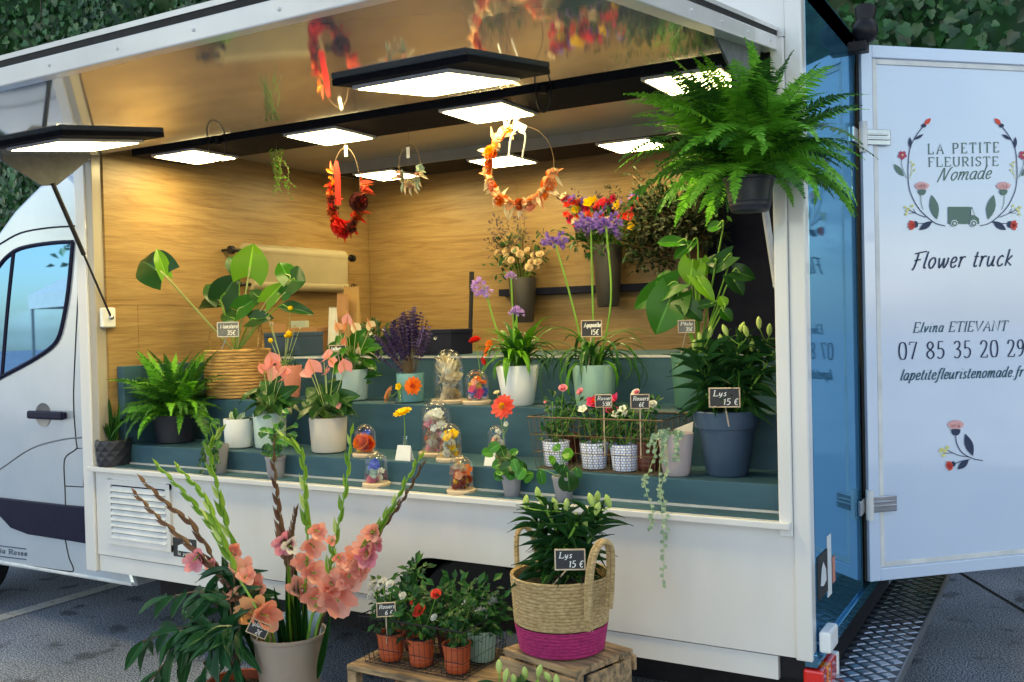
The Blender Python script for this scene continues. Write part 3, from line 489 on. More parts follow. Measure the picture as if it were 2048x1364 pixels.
# ---- rear panel, door, lamps, step
MB().bx(-.024, .0, .046, .862, .50, 2.712).build('rear_panel', 'rear_paint', TR, smooth=False, bevel=.002)
MB().bx(-.03, .012, .0, 2.25, .455, .499).build('rear_cross_member', 'rear_paint', TR, smooth=False, bevel=.003)
MB().bx(-.03, .0, 2.13, 2.25, .50, 2.712).build('corner_post', 'white_alu', TR, smooth=False)
MB().bx(-.03, .0, .863, 2.129, 2.6, 2.712).build('rear_header', 'rear_paint', TR, smooth=False)
Hn = V((.016, .886, 0)); DA = math.atan2(.717, .697); DD = V((math.sin(DA), math.cos(DA), 0)); DNn = V((math.cos(DA), -math.sin(DA), 0)); UZ = V((0, 0, 1))
def dbox(mb, u0, u1, z0, z1, h0, h1):
    M = Matrix(((DD.x, 0, DNn.x, 0), (DD.y, 0, DNn.y, 0), (0, 1, 0, 0), (0, 0, 0, 1))); c = Hn + DD*((u0+u1)/2) + DNn*((h0+h1)/2) + UZ*((z0+z1)/2)
    return mb.obx(Matrix.Translation(c) @ M, (u1-u0)/2, (z1-z0)/2, (h1-h0)/2)
DW, DZ0, DZ1 = 1.24, .525, 2.672
g = MB(); dbox(g, .0, DW, DZ0, DZ1, -.04, 0); DOOR = g.build('rear_door', 'sky_tinted_door', TR, smooth=False, fix=True)
for u0, u1, z0, z1 in ((0, .05, DZ0, DZ1), (DW-.05, DW, DZ0, DZ1), (.0505, DW-.0505, DZ1-.05, DZ1), (.0505, DW-.0505, DZ0, DZ0+.05)):
    g = MB(); dbox(g, u0, u1, z0, z1, .0005, .012); g.build('door_frame', 'sky_tinted_door', DOOR, smooth=False, fix=True, bevel=.003)
for u0, u1, z0, z1 in ((.054, .074, DZ0+.054, DZ1-.054), (DW-.074, DW-.054, DZ0+.054, DZ1-.054), (.0745, DW-.0745, DZ1-.074, DZ1-.054), (.0745, DW-.0745, DZ0+.054, DZ0+.074)):
    g = MB(); dbox(g, u0, u1, z0, z1, .0005, .006); g.build('door_bead', 'white_alu', DOOR, smooth=False, fix=True, bevel=.002)
g = MB(); dbox(g, -.012, -.001, DZ0, DZ1, -.035, -.005); g.build('door_seal', 'rubber', DOOR, smooth=False, fix=True)
PD = Hn + DNn*.002
def dm(px, py): return onplane(px, py, PD, DNn)
for py in (275, 1010):
    zc = dm(1722, py).z
    k = MB(); k.tube([Hn+UZ*(zc-.06)+V((.012, -.012, 0)), Hn+UZ*(zc+.06)+V((.012, -.012, 0))], .016, 12); h = k.build('hinge', 'white_alu', DOOR)
    g = MB(); dbox(g, .012, .125, zc-.032, zc+.032, .012, .018); g.build('hinge_strap', 'steel', DOOR, smooth=False, fix=True, bevel=.004)
    g = MB(); dbox(g, .015, .12, zc-.012, zc-.003, .018, .024); dbox(g, .015, .11, zc+.006, zc+.013, .018, .023); g.build('hinge_rib', 'steel', DOOR, smooth=False, fix=True, bevel=.002)
    MB().bx(.0005, .012, .775, .865, zc-.03, zc+.03).build('hinge_plate', 'steel', TR, smooth=False, bevel=.003)
# printing on the door
def dtext(txt, x0, y0, x1, y1, hpx, m, nm='lettering', **k):
    a, b = dm(x0, y0), dm(x1, y1); ux = (b-a); wd = ux.length; ux.normalize(); h = (dm(x0, y0-hpx)-a).length
    g = MB(); lettering(g, txt, a, ux, UZ, wd, h, **k); return g.build(nm, m, DOOR, smooth=False)
dtext('LA PETITE', 1856, 308, 1998, 304, 20, 'ink_green', gap=2.2, thick=1.0, thin=.5)
dtext('FLEURISTE', 1857, 333, 1997, 331, 18, 'ink_green', gap=1.5, thick=1.0, thin=.5)
dtext('Nomade', 1874, 362, 1982, 357, 26, 'ink_green', hand=True, thick=.75, thin=.5, slant=.25, gap=.1)
dtext('Flower truck', 1822, 538, 2024, 531, 34, 'ink_dark', hand=True, thick=.8, thin=.5, slant=.22, gap=.55)
dtext('Elvina ETIEVANT', 1826, 665, 2014, 661, 20, 'ink_teal', slant=.25, thick=1.0, thin=.45, gap=.7)
dtext('07 85 35 20 29', 1797, 719, 2050, 712, 34, 'ink_dark', thick=.8, thin=.35, gap=1.1)
dtext('lapetitefleuristenomade.fr', 1800, 761, 2046, 753, 22, 'ink_teal', slant=.25, thick=1.1, thin=.5, gap=.35)
def dpoly(px, m, nm, f=None, par=None):
    g = MB(); P = [dm(*f(p)) + DNn*.0015 for p in px] if f else [dm(*p) for p in px]; g.add(P, [tuple(range(len(P)))]); return g
fa = lambda p: (1500+p[0]*.26836, 160+p[1]*.26836); fb = lambda p: (1500+p[0]*.2932, 560+p[1]*.2932)
def emblem():
    L_ = {}; K_ = [0, 'printed_dot']
    def addp(m, pts, f, h=.0015):
        P = [dm(*f(p)) + DNn*h for p in pts]; L_.setdefault((K_[0], K_[1], m), MB()).add(P, [tuple(range(len(P)))])
    def line(m, pts, f, wpx=5, h=.001):
        P = smoothpts([V((a, b, 0)) for a, b in pts], 5); K_[:] = [K_[0]+1, 'printed_stem']
        for a, b in zip(P, P[1:]):
            d = (b-a).normalized(); n = V((-d.y, d.x, 0))*wpx/2; addp(m, [(q.x, q.y) for q in (a-n, b-n+d*.5, b+n+d*.5, a+n)], f, h)
    def blob(m, c, rx, ry, f, n=12, h=.002, rot=0): K_[:] = [K_[0]+1, 'printed_dot']; addp(m, [(c[0]+rx*math.cos(2*pi*i/n)*math.cos(rot)-ry*math.sin(2*pi*i/n)*math.sin(rot), c[1]+rx*math.cos(2*pi*i/n)*math.sin(rot)+ry*math.sin(2*pi*i/n)*math.cos(rot)) for i in range(n)], f, h)
    def lf(m, a, b, wd, f, h=.002):
        K_[:] = [K_[0]+1, 'printed_leaf']; a, b = V((*a, 0)), V((*b, 0)); d = b-a; n = V((-d.y, d.x, 0)).normalized()*wd/2
        addp(m, [(q.x, q.y) for q in [a + d*t + n*math.sin(pi*t) for t in (0, .2, .4, .6, .8)] + [b] + [a + d*t - n*math.sin(pi*t) for t in (.8, .6, .4, .2)]], f, h)
    def thistle(c, f, cm, s=1, tilt=0):
        for k in range(-3, 4): a = k*.3+tilt; lf('ink_pink', (c[0]+8*s*k*.6, c[1]-14*s), (c[0]+75*s*math.sin(a), c[1]-15*s-66*s*math.cos(a)), 24*s, f)
        addp(cm, [(c[0]+32*s*math.cos(a), c[1]+40*s*abs(math.sin(a))*(1 if math.sin(a) >= 0 else .15)*(1 if math.sin(a) >= 0 else -1)-8) for a in [pi*k/6 for k in range(12)]], f, .003)
    for mx_ in (False, True):
        f = (lambda p: fa((3192-p[0]-25, p[1]))) if mx_ else fa
        line('ink_dark', [(1455, 1088), (1370, 1060), (1260, 960), (1200, 850), (1180, 760), (1178, 640), (1192, 510), (1235, 420), (1290, 345)], f, 6)
        lf('ink_red', (1298, 335), (1346, 285), 34, f); blob('ink_dark', (1294, 340), 18, 15, f); lf('ink_dark', (1222, 446), (1292, 404), 22, f); lf('ink_dark', (1194, 512), (1190, 424), 26, f)
        for k in range(5): blob('ink_rose', (1134+20*math.cos(k*1.257+.3), 560+20*math.sin(k*1.257+.3)), 14, 14, f, 9)
        blob('ink_yellow', (1134, 560), 7, 7, f, 8, .003); line('ink_green', [(1130, 590), (1132, 640), (1165, 730)], f, 4); lf('ink_green', (1146, 718), (1070, 625), 40, f)
        line('ink_yellow', [(1190, 740), (1200, 690), (1212, 620)], f, 4); line('ink_yellow', [(1196, 710), (1226, 672)], f, 4)
        for c in ((1200, 612), (1222, 628), (1208, 640), (1225, 670)): blob('ink_yellow', c, 8, 8, f, 7)
        thistle((1280, 830), f, 'ink_green', .95); line('ink_green', [(1272, 860), (1276, 920), (1290, 965)], f, 4); lf('ink_green', (1392, 1040), (1352, 855), 66, f)
        line('ink_dark', [(1310, 1024), (1250, 1000), (1180, 965)], f, 5); line('ink_dark', [(1240, 998), (1215, 960)], f, 4); line('ink_dark', [(1230, 990), (1185, 992)], f, 4)
        for c in ((1155, 948), (1180, 960), (1168, 975), (1208, 938), (1162, 1000)): blob('ink_yellow', c, 11, 10, f, 8)
        line('ink_dark', [(1360, 1062), (1300, 1068), (1240, 1070)], f, 5); lf('ink_dark', (1358, 1052), (1260, 1118), 46, f); blob('ink_dark', (1232, 1076), 20, 26, f)
        for a in (-.7, -.2, .3, .8): lf('ink_red', (1228, 1078), (1228-58*math.cos(a), 1082+52*math.sin(a)), 30, f, .0025)
    K_[:] = [K_[0]+1, 'printed_van']; addp('ink_green', [(1475, 945), (1636, 945), (1636, 1072), (1475, 1072)], fa); addp('ink_green', [(1640, 945), (1655, 948), (1676, 1010), (1704, 1030), (1708, 1072), (1640, 1072)], fa)
    addp('ink_pale', [(1644, 960), (1652, 962), (1668, 1008), (1644, 1008)], fa, .0035)
    for x in (1519, 1662): blob('ink_pale', (x, 1068), 26, 26, fa, 14, .004); blob('ink_green', (x, 1070), 20, 20, fa, 14, .0045); blob('ink_pale', (x, 1070), 10, 10, fa, 10, .005)
    thistle((1402, 1030), fb, 'ink_dark', 1.0); line('ink_dark', [(1402, 1065), (1412, 1120), (1450, 1180), (1520, 1218), (1588, 1232)], fb, 6); lf('ink_dark', (1520, 1200), (1466, 1048), 56, fb)
    line('ink_dark', [(1500, 1208), (1420, 1195), (1345, 1160)], fb, 5); line('ink_dark', [(1380, 1180), (1322, 1182)], fb, 4)
    for c in ((1308, 1155), (1345, 1142), (1300, 1165), (1318, 1195), (1330, 1165)): blob('ink_yellow', c, 14, 12, fb, 8)
    lf('ink_dark', (1492, 1222), (1415, 1292), 44, fb); line('ink_dark', [(1500, 1225), (1440, 1236), (1390, 1255)], fb, 5); blob('ink_dark', (1384, 1255), 17, 19, fb)
    for a in (-.5, 0, .5, 1.0): lf('ink_red', (1380, 1260), (1380-50*math.cos(a), 1262+46*math.sin(a)), 30, fb, .0025)
    for (k, nm, m), g in L_.items(): g.build(nm, m, DOOR, smooth=False)
emblem()
g = MB(); p = at(2040, 1130, X=.5); 
MB().bx(.0005, .003, *sorted((at(1636, 1230, X=0).y, at(1655, 1210, X=0).y)), .655, .80).build('number_plate', 'slate', TR, smooth=False)
ya, yb = sorted((at(1637, 1230, X=0).y, at(1654, 1210, X=0).y))
g = MB(); g.add([(.0045, ya+(yb-ya)*a, .66+.13*b) for a, b in ((.15, .3), (.3, .7), (.5, .85), (.8, .6), (.85, .3), (.5, .22))], [tuple(range(6))]); g.build('plate_print', 'ink_pale', TR, smooth=False)
MB().bx(.0005, .0025, yb+.01, yb+.07, .63, .84).build('sticker', 'ink_pale', TR, smooth=False); MB().bx(.0005, .0025, yb+.09, yb+.13, .66, .75).build('sticker', 'pot_pink', TR, smooth=False)
MB().bx(.0125, .05, .02, .14, .50, .57).build('door_latch', 'pot_white', TR, smooth=False, bevel=.008)
MB().bx(-.035, .03, -.004, .055, .31, .448).build('tail_light', 'light_red', TR, smooth=False, bevel=.008); MB().bx(-.02, .032, .0555, .11, .312, .446).build('tail_light', 'light_amber', TR, smooth=False, bevel=.008)
MB().bx(-.02, .031, .1105, .2, .314, .446).build('tail_light', 'light_red', TR, smooth=False, bevel=.008); MB().bx(-.02, .033, .2005, .23, .314, .446).build('reflector', 'pot_white', TR, smooth=False, bevel=.004)
plate = MB().bx(.004, .215, .0, 2.2, .355, .372).build('step_plate', 'tread_plate', TR, smooth=False, bevel=.003)
MB().bx(.2151, .222, .0, 2.2, .34, .378).build('plate_edge', 'grey_metal', plate, smooth=False)
lg = MB(); lg.add([(0, -.030, 0), (.030, 0, 0), (0, .030, 0), (-.030, 0, 0), (0, -.021, .003), (.021, 0, .003), (0, .021, .003), (-.021, 0, .003)], [(4, 5, 6, 7), (0, 1, 5, 4), (1, 2, 6, 5), (2, 3, 7, 6), (3, 0, 4, 7)]); lgm = lg.mesh('tread_lug', 'tread_lug', False)
for i in range(5):
    for k in range(28): inst('tread_lug', lgm, plate, Matrix.Translation((.033+.038*i, .05+.074*k+(.037 if i % 2 else 0), .3722)))
pc = at(1730, 62, X=.06); cm_ = MB().ball(pc, .05, 14, 10).build('reversing_camera', 'black_plastic', TR); MB().tube([pc+V((0, 0, .02)), pc+V((0, .02, .09))], [.03, .042], 10).build('camera_hood', 'black_plastic', cm_); MB().bx(-.02, pc.x+.01, pc.y-.03, pc.y+.03, pc.z-.08, pc.z-.04).build('camera_bracket', 'black_plastic', cm_, smooth=False, bevel=.005)
# ---- cab
CY = .10
def cp(px, py, y=CY): p = at(px, py, Y=y); return (p.x, p.z)
roof = [cp(150, 345, .16), cp(100, 372, .16), cp(50, 422, .16), cp(0, 490, .16)]
prof = [(-3.40, .30), (-3.44, .385), (-3.64, .389), (-3.64, 2.30)] + roof + [(-4.62, 1.86), (-5.05, 1.46), (-5.55, 1.22), (-5.68, 1.05), (-5.72, .4), (-5.5, .33), (-5.42, .5), (-5.3, .68), (-5.1, .74), (-4.9, .7), (-4.76, .52), (-4.72, .29)]
g = MB(); g.prism([V((x, CY, z)) for x, z in prof], (0, 2.0, 0)); CAB = g.build('cab', 'sky_tinted_silver', TR, smooth=False, fix=True, bevel=.02)
wheel(-5.1, CY+.02, TR)
win = [(147, 484), (118, 485), (75, 490), (40, 498), (18, 512), (0, 532), (-40, 590), (-75, 650), (-75, 796), (0, 756), (60, 724), (100, 698), (118, 676), (128, 640), (138, 580)]
W3 = [V((*cp(a, b), 0)) for a, b in win]; W3 = [V((p.x, CY-.004, p.y)) for p in W3]
g = MB(); g.prism(W3, (0, .003, 0)); g.build('side_window', 'sky_tinted_glass', CAB, smooth=False, fix=True)
MB().tube(smoothpts(W3+[W3[0]], 3), .012, 6).build('window_seal', 'trim_blue', CAB)
def cl(pts, r, m, nm, k=4): MB().tube(smoothpts([at(a, b, Y=CY-.001) for a, b in pts], k), r, 6).build(nm, m, CAB)
cl([(28, 506), (16, 620), (5, 752)], .014, 'trim_blue', 'window_divider')
cl([(158, 550), (151, 690), (147, 800), (152, 880), (153, 897), (133, 912), (128, 930), (130, 978), (131, 1010)], .0035, 'rubber', 'door_seam'); cl([(131, 1082), (138, 1115), (147, 1140), (130, 1142), (60, 1132), (0, 1122), (-60, 1112)], .0035, 'rubber', 'door_seam')
cl([(153, 897), (167, 896), (168, 935), (167, 974), (131, 972)], .003, 'rubber', 'flap_seam', 1); cl([(-40, 960), (0, 938), (62, 897), (124, 879), (176, 874)], .0045, 'grey_metal', 'body_crease'); cl([(-30, 505), (0, 488), (41, 466), (94, 456), (150, 452)], .005, 'trim_blue', 'roof_seam')
tp = [(-60, 988), (0, 996), (124, 1010), (168, 1014), (173, 1088), (130, 1081), (54, 1069), (20, 1056), (0, 1034), (-60, 1028)]
g = MB(); g.prism([at(a, b, Y=CY-.016) for a, b in tp], (0, .02, 0)); g.build('side_moulding', 'trim_blue', CAB, smooth=False, fix=True, bevel=.006)
cl([(126, 1011), (131, 1082)], .004, 'rubber', 'moulding_gap')
hc = at(86, 830, Y=CY-.003); u = mpp(hc)
g = MB(); n = 20; g.add([hc + V((24*u*math.cos(2*pi*i/n), -.001, 24*u*math.sin(2*pi*i/n))) for i in range(n)] + [hc + V((17*u*math.cos(2*pi*i/n), .0018, 17*u*math.sin(2*pi*i/n))) for i in range(n)], [(i, (i+1) % n, n+(i+1) % n, n+i) for i in range(n)] + [tuple(range(n, 2*n))]); g.build('handle_recess', 'grey_metal', CAB)
a, b = at(57, 829, Y=CY-.03), at(127, 833, Y=CY-.03); MB().bx(a.x, b.x, CY-.045, CY-.02, a.z-.022, a.z+.022).build('door_handle', 'trim_blue', CAB, smooth=False, bevel=.01); MB().bx(b.x-.06, b.x-.01, CY-.021, CY-.0005, a.z-.018, a.z+.018).build('handle_mount', 'trim_blue', CAB, smooth=False, bevel=.006)
MB().tube([(-4.70, CY-.001, .315), (-3.42, CY-.001, .315)], .010, 6).build('sill_edge', 'white_alu', CAB)
for y_, n_ in ((1092, 2), (1113, 2)): cl([(-60, y_-8), (52, y_+6)], .003, 'ink_dark', 'pinstripe')
g = MB(); a, b = at(-62, 1099, Y=CY-.003), at(54, 1112, Y=CY-.003); lettering(g, 'fleurs de la Rosee', a, (b-a).normalized(), (0, 0, 1), (b-a).length, .026, 1.5, 1.1, gap=.8); g.build('lettering', 'ink_dark', CAB, smooth=False)
g = MB(); g.prism([p+V((0, .0032, 0)) for p in W3], (0, .0006, 0)); g.build("dark_window_sheet", "trim_blue", CAB, smooth=False, fix=True)  # dark sheet stands in for the dim cab behind the glass
# ================================================================ PLANT KIT
_LM = {}
HW = {'heart': lambda t: .5*max(0, (math.sin(pi*min(1, .22+.78*t)**.95)))**.8, 'lance': lambda t: .5*math.sin(pi*max(.03, t)**.8), 'round': lambda t: .5*math.sqrt(max(0, 1-(2*min(.99, max(.03, t))-1)**2)), 'oval': lambda t: .5*math.sin(pi*max(.03, min(.985, t)))**.7}
def leafmesh(shape, m, fold=.22, droop=.22, wav=.02):
    key = (shape, m, fold, droop)
    if key in _LM: return _LM[key]
    g = MB(); hw = HW[shape]; n = 9; S = (-1, -.55, -.09, 0, .09, .55, 1); va = []; lob = .22 if shape == 'heart' else 0
    for k in range(n+1):
        t = k/n
        for s in S:
            x = s*hw(t); y = t - lob*abs(s)**1.5*max(0, 1-2.2*t)**1.5*1.1
            g.v.append((x, y, fold*abs(x) - droop*t*t + wav*math.sin(9*t+2*s)*abs(s))); va.append(.9 if s == 0 and t < .95 else 0.)
    for k in range(n):
        for j in range(6): a = 7*k+j; g.f.append((a, a+1, a+8, a+7))
    me = _LM[key] = g.mesh(shape+'_leaf', m); at_ = me.attributes.new('vein', 'FLOAT', 'POINT'); at_.data.foreach_set('value', va); return me
def petalgrid(mb, az, r0, r1, z0, z1, wd, cup=.1, curl=0, n=4, ruf=0, ph=0):
    o = len(mb.v); ca, sa = math.cos(az), math.sin(az)
    for k in range(n+1):
        t = k/n; r = r0+(r1-r0)*t; z = z0+(z1-z0)*t**1.5 - curl*max(0, t-.6)**2*4; hw = wd*.5*(math.sin(pi*min(.93, .12+.8*t))**.8)
        for s in (-1, 0, 1):
            y = s*hw; zz = z + cup*abs(s)*t + (ruf*math.sin(5*t+3*s+ph) if s else 0); mb.v.append((r*ca-y*sa, r*sa+y*ca, zz))
    for k in range(n):
        for j in (0, 1): a = o+3*k+j; mb.f.append((a, a+1, a+4, a+3))
_FM = {}
def flower(kind, m):
    if (kind, m) in _FM: return _FM[(kind, m)]
    g = MB(); R = random.Random(kind+m)
    if kind == 'rose':
        for k, (n, r, h, tilt) in enumerate(((3, .28, .62, .1), (4, .48, .56, .25), (5, .72, .46, .42), (6, 1.0, .22, .72))):
            for i in range(n): petalgrid(g, 2*pi*i/n+k*.9, .06, r, -.3, h, r*1.35+.25, .06, .12*tilt*2, 4, .03, i)
        g.ball((0, 0, .1), .22, 7, 5)
    elif kind == 'daisy':
        for k, (n, r, h) in enumerate(((12, 1.0, .05), (12, .82, .18), (9, .58, .26))):
            for i in range(n): petalgrid(g, 2*pi*i/n+k*.26, .1, r*R.uniform(.93, 1.05), -.05, h, .5*r, .05, .08, 3, .03, i)
    elif kind == 'glad':
        for i in range(6): petalgrid(g, 2*pi*i/6+R.uniform(-.12, .12), .05, R.uniform(.95, 1.2) if i % 2 else R.uniform(.75, .95), -1.0, R.uniform(-.1, .12) if i % 2 else R.uniform(.25, .45), R.uniform(.8, 1.0), .16, .35 if i % 2 else .1, 6, .13, i*1.7)
        for i in range(3): g.tube([(0, 0, -.7), (.1*math.cos(i*2), .1*math.sin(i*2), .05)], .025, 4)
    elif kind == 'bloom':                                # small open five-petalled flower
        for i in range(5): petalgrid(g, 2*pi*i/5, .03, 1, -.25, .2, 1.0, .1, .1, 3, .06, i)
        for i in range(5): petalgrid(g, 2*pi*i/5+.6, .03, .6, -.25, .3, .6, .1, .05, 3, .06, i)
    elif kind == 'umbel':
        for i in range(30):
            a = R.uniform(0, 2*pi); ct = R.uniform(-.35, 1); st = math.sqrt(1-ct*ct); d = V((st*math.cos(a), st*math.sin(a), ct)); e = d*R.uniform(.72, .95); g.tube([(0, 0, 0), d*.4, e], .012, 3)
            x, y = perp(d)
            for k in range(5): b = 2*pi*k/5; q = x*math.cos(b)+y*math.sin(b); g.leaf(e-d*.2, d*1.1+q*.75, d-q, .42, .17, -.1, 3)
    elif kind == 'ball': g.ball((0, 0, 0), 1, 12, 9)
    elif kind == 'fluff':
        for i in range(70):
            a = R.uniform(0, 2*pi); ct = R.uniform(-.6, 1); st = math.sqrt(1-ct*ct); d = V((st*math.cos(a), st*math.sin(a), ct)); g.quad(d*.25, d, perp(d)[0], R.uniform(.6, .95), .32)
    elif kind == 'spathe':
        pass
    me = g.mesh(kind+'_flower', m); _FM[(kind, m)] = me; return me
def xz(p, ax, s, sz=None):
    q = V(ax).to_track_quat('Z', 'Y').to_matrix().to_4x4(); return Matrix.Translation(V(p)) @ q @ Matrix.Diagonal((s, s, sz or s, 1))
def fl(root, kind, m, p, ax, s, nm='flower', sz=None): return inst(nm, flower(kind, m), root, xz(p, ax, s, sz))
def tocam(P): return (C-V(P)).normalized()
def lo(root, px, py, Y): return at(px, py, Y=Y) - root.location
def stem(root, P, r, m='stem_green', n=6, nm='stem', k=5): return MB().tube(smoothpts(P, k), r, n).build(nm, m, root)
POTP = {'taper': [(.0, 0), (.94, 0), (1, .03)], }
def pot(root, wt, wb, h, m, style='plain', soil=True, n=28):
    rt, rb = wt/2, wb/2; R_ = lambda z: rb+(rt-rb)*z
    th = max(.004, rt*.07); base = [(rb*.2, 0), (rb*.9, 0), (rb, h*.04)]
    if style == 'rim': pr = base + [(R_(.72)*.965, h*.73), (R_(.74)*1.07, h*.74), (rt*1.05, h*.985), (rt*1.03, h)]
    elif style == 'collar': pr = base + [(R_(.86), h*.86), (R_(.87)*1.05, h*.87), (rt*1.04, h*.99), (rt*1.02, h)]
    elif style == 'ribbed': pr = base + sum([[(R_(z), h*z), (R_(z+.02)*1.02, h*(z+.02)), (R_(z+.06)*1.02, h*(z+.06)), (R_(z+.08), h*(z+.08))] for z in (.14, .27)], []) + [(R_(.9), h*.9), (rt*1.04, h*.93), (rt*1.04, h)]
    elif style == 'round': pr = [(rb*.2, 0), (rb*.8, 0), (rb*.95, h*.03), (rb, h*.08), (rt, h*.97), (rt*.99, h)]
    elif style == 'coil':
        pr = [(rb*.2, 0), (rb*.85, 0)]; k = 15
        for i in range(k):
            z0 = i/k; bulge = rb+(rt-rb)*z0 + .05*rt*math.sin(pi*min(1, z0*1.2+.1)); pr += [(bulge*.965, h*(z0+.01)), (bulge, h*(z0+.3/k)), (bulge, h*(z0+.7/k))]
    else: pr = base + [(rt, h*.985), (rt*.985, h)]
    pr += [(rt-th, h), (R_(.75)-th, h*.78)]
    p = MB().lathe(pr, n).build('pot', m, root)
    if soil: MB().lathe([(R_(.85)-th*.8, h*.86), (rt*.5, h*.89), (.001, h*.9)], 16, cap0=False).build('soil', 'soil', root)
    return p
GRP = 'potted plants on the stepped shelves'
def potted(name, label, px, Y, Z, wt, wb, h, m, style='plain', cat='plant', grp=GRP, soil=True):
    P = colm(px, Y, Z+.001); u = mpp(P); r = thing(name, label, cat, P, grp); pot(r, wt*u, wb*u, h*u, m, style, soil); r['u'] = u; del r['u']
    return r, u, h*u
def pleaf(root, b, t, wpx, Y, m, shape='heart', dt=0, up=.35, st=None, sr=.003, rollv=None, stm='stem_green', side=0):
    B = lo(root, *b, Y); T = lo(root, *t, Y+dt); u = mpp(B+root.location); n = tocam(B+root.location) + V((0, 0, up)) + V((side, 0, 0))
    inst('leaf', leafmesh(shape, m), root, xf(B, T-B, n, wpx*u, (T-B).length))
    if st is not None:
        S = V(st); stem(root, [S, S.lerp(B, .5)+V((0, 0, .04*abs((B-S).x))), B, B+(T-B)*.3], [sr]*11+[sr*.8]*4+[sr*.3] if False else sr, stm)
_FR = {}
def frond(m, k):
    if (m, k) in _FR: return _FR[(m, k)]
    g = MB(); R = random.Random(k)
    e0, e1 = ((82, 38), (68, -8), (50, -48), (30, -75))[k % 4]; N = 24; p = V((0, 0, 0)); P = [p]
    for i in range(N): a = rad(e0+(e1-e0)*(i/N)**1.1); p = p + V((.012*math.sin(i*.7+k), math.cos(a), math.sin(a)))/N; P.append(p)
    g.tube(P, [.008*(1-i/(N+4)) for i in range(N+1)], 3)
    for i in range(2, N+1):
        t = i/N; d = (P[i]-P[i-1]).normalized(); x = V((1, 0, 0)); up = x.cross(d); Lp = .135*math.sin(pi*min(1, .12+.88*t)**.75)*R.uniform(.8, 1.12)+.012
        for s in (-1, 1): g.leaf(P[i], x*s+d*.45+up*R.uniform(-.25, .2), up, Lp, .021, .12, 2, .1, lambda q: (.75, 1, .1)[round(q*2)])
        q = (P[i]+P[i-1])/2
        for s in (-1, 1): g.leaf(q, x*s+d*.4+up*R.uniform(-.25, .2), up, Lp*.96, .020, .12, 2, .1, lambda q: (.75, 1, .1)[round(q*2)])
    _FR[(m, k)] = g.mesh('frond', m, False); return _FR[(m, k)]
def fern(root, top, n, Lm, ms, seed, bias=None, wid=1.0, ks=(0, 0, 1, 1, 2, 2, 3)):
    R = random.Random(seed)
    for i in range(n):
        az = 2*pi*i*.381966 + R.uniform(-.3, .3); k = ks[R.randrange(len(ks))]; s = Lm*R.uniform(.7, 1.12)*(bias(az) if bias else 1)
        M = Matrix.Translation(V(top)+V((R.gauss(0, .018), R.gauss(0, .018), 0))) @ Matrix.Rotation(az, 4, 'Z') @ Matrix.Rotation(R.gauss(0, .25), 4, 'Y') @ Matrix.Diagonal((s*wid, s, s, 1)); inst('frond', frond(ms[i % len(ms)], k), root, M)
def strap_leaves(root, n, h, Lm, wd, ms, seed, c=(0, 0), spread=1.0, stiff=.5):
    R = random.Random(seed)
    for i in range(n):
        az = R.uniform(0, 2*pi); e = rad(R.uniform(40, 86)); Lr = Lm*R.uniform(.65, 1.1); p = V((c[0]+R.gauss(0, .018), c[1]+R.gauss(0, .018), h)); P = [p]; N = 8; drop = R.uniform(.6, 1.5)*(1-stiff)*2
        for k in range(N): a = e - rad(135)*drop*((k+1)/N)**1.4; P.append(P[-1] + V((math.cos(az)*math.cos(a)*spread, math.sin(az)*math.cos(a)*spread, math.sin(a)))*Lr/N)
        g = MB(); sd_ = V((-math.sin(az), math.cos(az), 0))
        for k, q in enumerate(P):
            t = k/N; hw = wd*.5*(1 if t < .6 else max(.05, 1-((t-.6)/.4)**1.6))*(.75+.25*min(1, t*4)); up = (P[min(k+1, N)]-P[max(0, k-1)]).cross(sd_).normalized()
            g.v += [tuple(q-sd_*hw+up*hw*.35), tuple(q), tuple(q+sd_*hw+up*hw*.35)]
        for k in range(N): a = 3*k; g.f += [(a, a+1, a+4, a+3), (a+1, a+2, a+5, a+4)]
        g.build('leaf', ms[i % len(ms)], root, auto=False)
def lily(root, h, stems, buds, Y, leafL, leafW, seed, bl=.045, r0=.03, nl=34, ms=('leaf_lily', 'leaf_dark')):
    R = random.Random(seed); tops = []
    for i, (px, py, dy) in enumerate(stems):
        T = lo(root, px, py, Y+dy); a = 2*pi*i/len(stems); B = V((r0*math.cos(a) if len(stems) > 1 else 0, r0*math.sin(a) if len(stems) > 1 else 0, h*.88)); stem(root, [B, B.lerp(T, .5)+V((R.gauss(0, .006), 0, 0)), T], .0045, 'stem_green'); tops.append(T)
        for k in range(nl):
            t = .1 + .9*k/nl; p = B.lerp(T, t); az = k*2.4+i; e = rad(R.uniform(5, 50)*(.4+t)); d = V((math.cos(az)*math.cos(e), math.sin(az)*math.cos(e), math.sin(e))); s = leafL*R.uniform(.75, 1.1)*(1 if t < .85 else .8)
            inst('leaf', leafmesh('lance', ms[k % len(ms)], .3, .42), root, xf(p, d, V((0, 0, 1))+d*.2, leafW*R.uniform(.8, 1.2), s))
    for i, (px, py) in enumerate(buds):
        p = lo(root, px, py, Y+R.uniform(-.04, .04)); q = min(tops, key=lambda t_: (t_-p).length); ax = (V((R.gauss(0, .25), R.gauss(-.1, .2), 1))).normalized()
        g = MB(); b0 = p-ax*bl*.5; g.tube([b0+ax*bl*t for t in (0, .12, .3, .5, .7, .88, 1)], [bl*.06, bl*.15, bl*.21, bl*.235, bl*.21, bl*.12, bl*.02], 6); g.build('bud', 'bud_lily', root)
        stem(root, [q-V((0, 0, .01)), q.lerp(b0, .5)+V((0, 0, -.006)), b0+ax*.003], .0022, 'stem_green', 5)
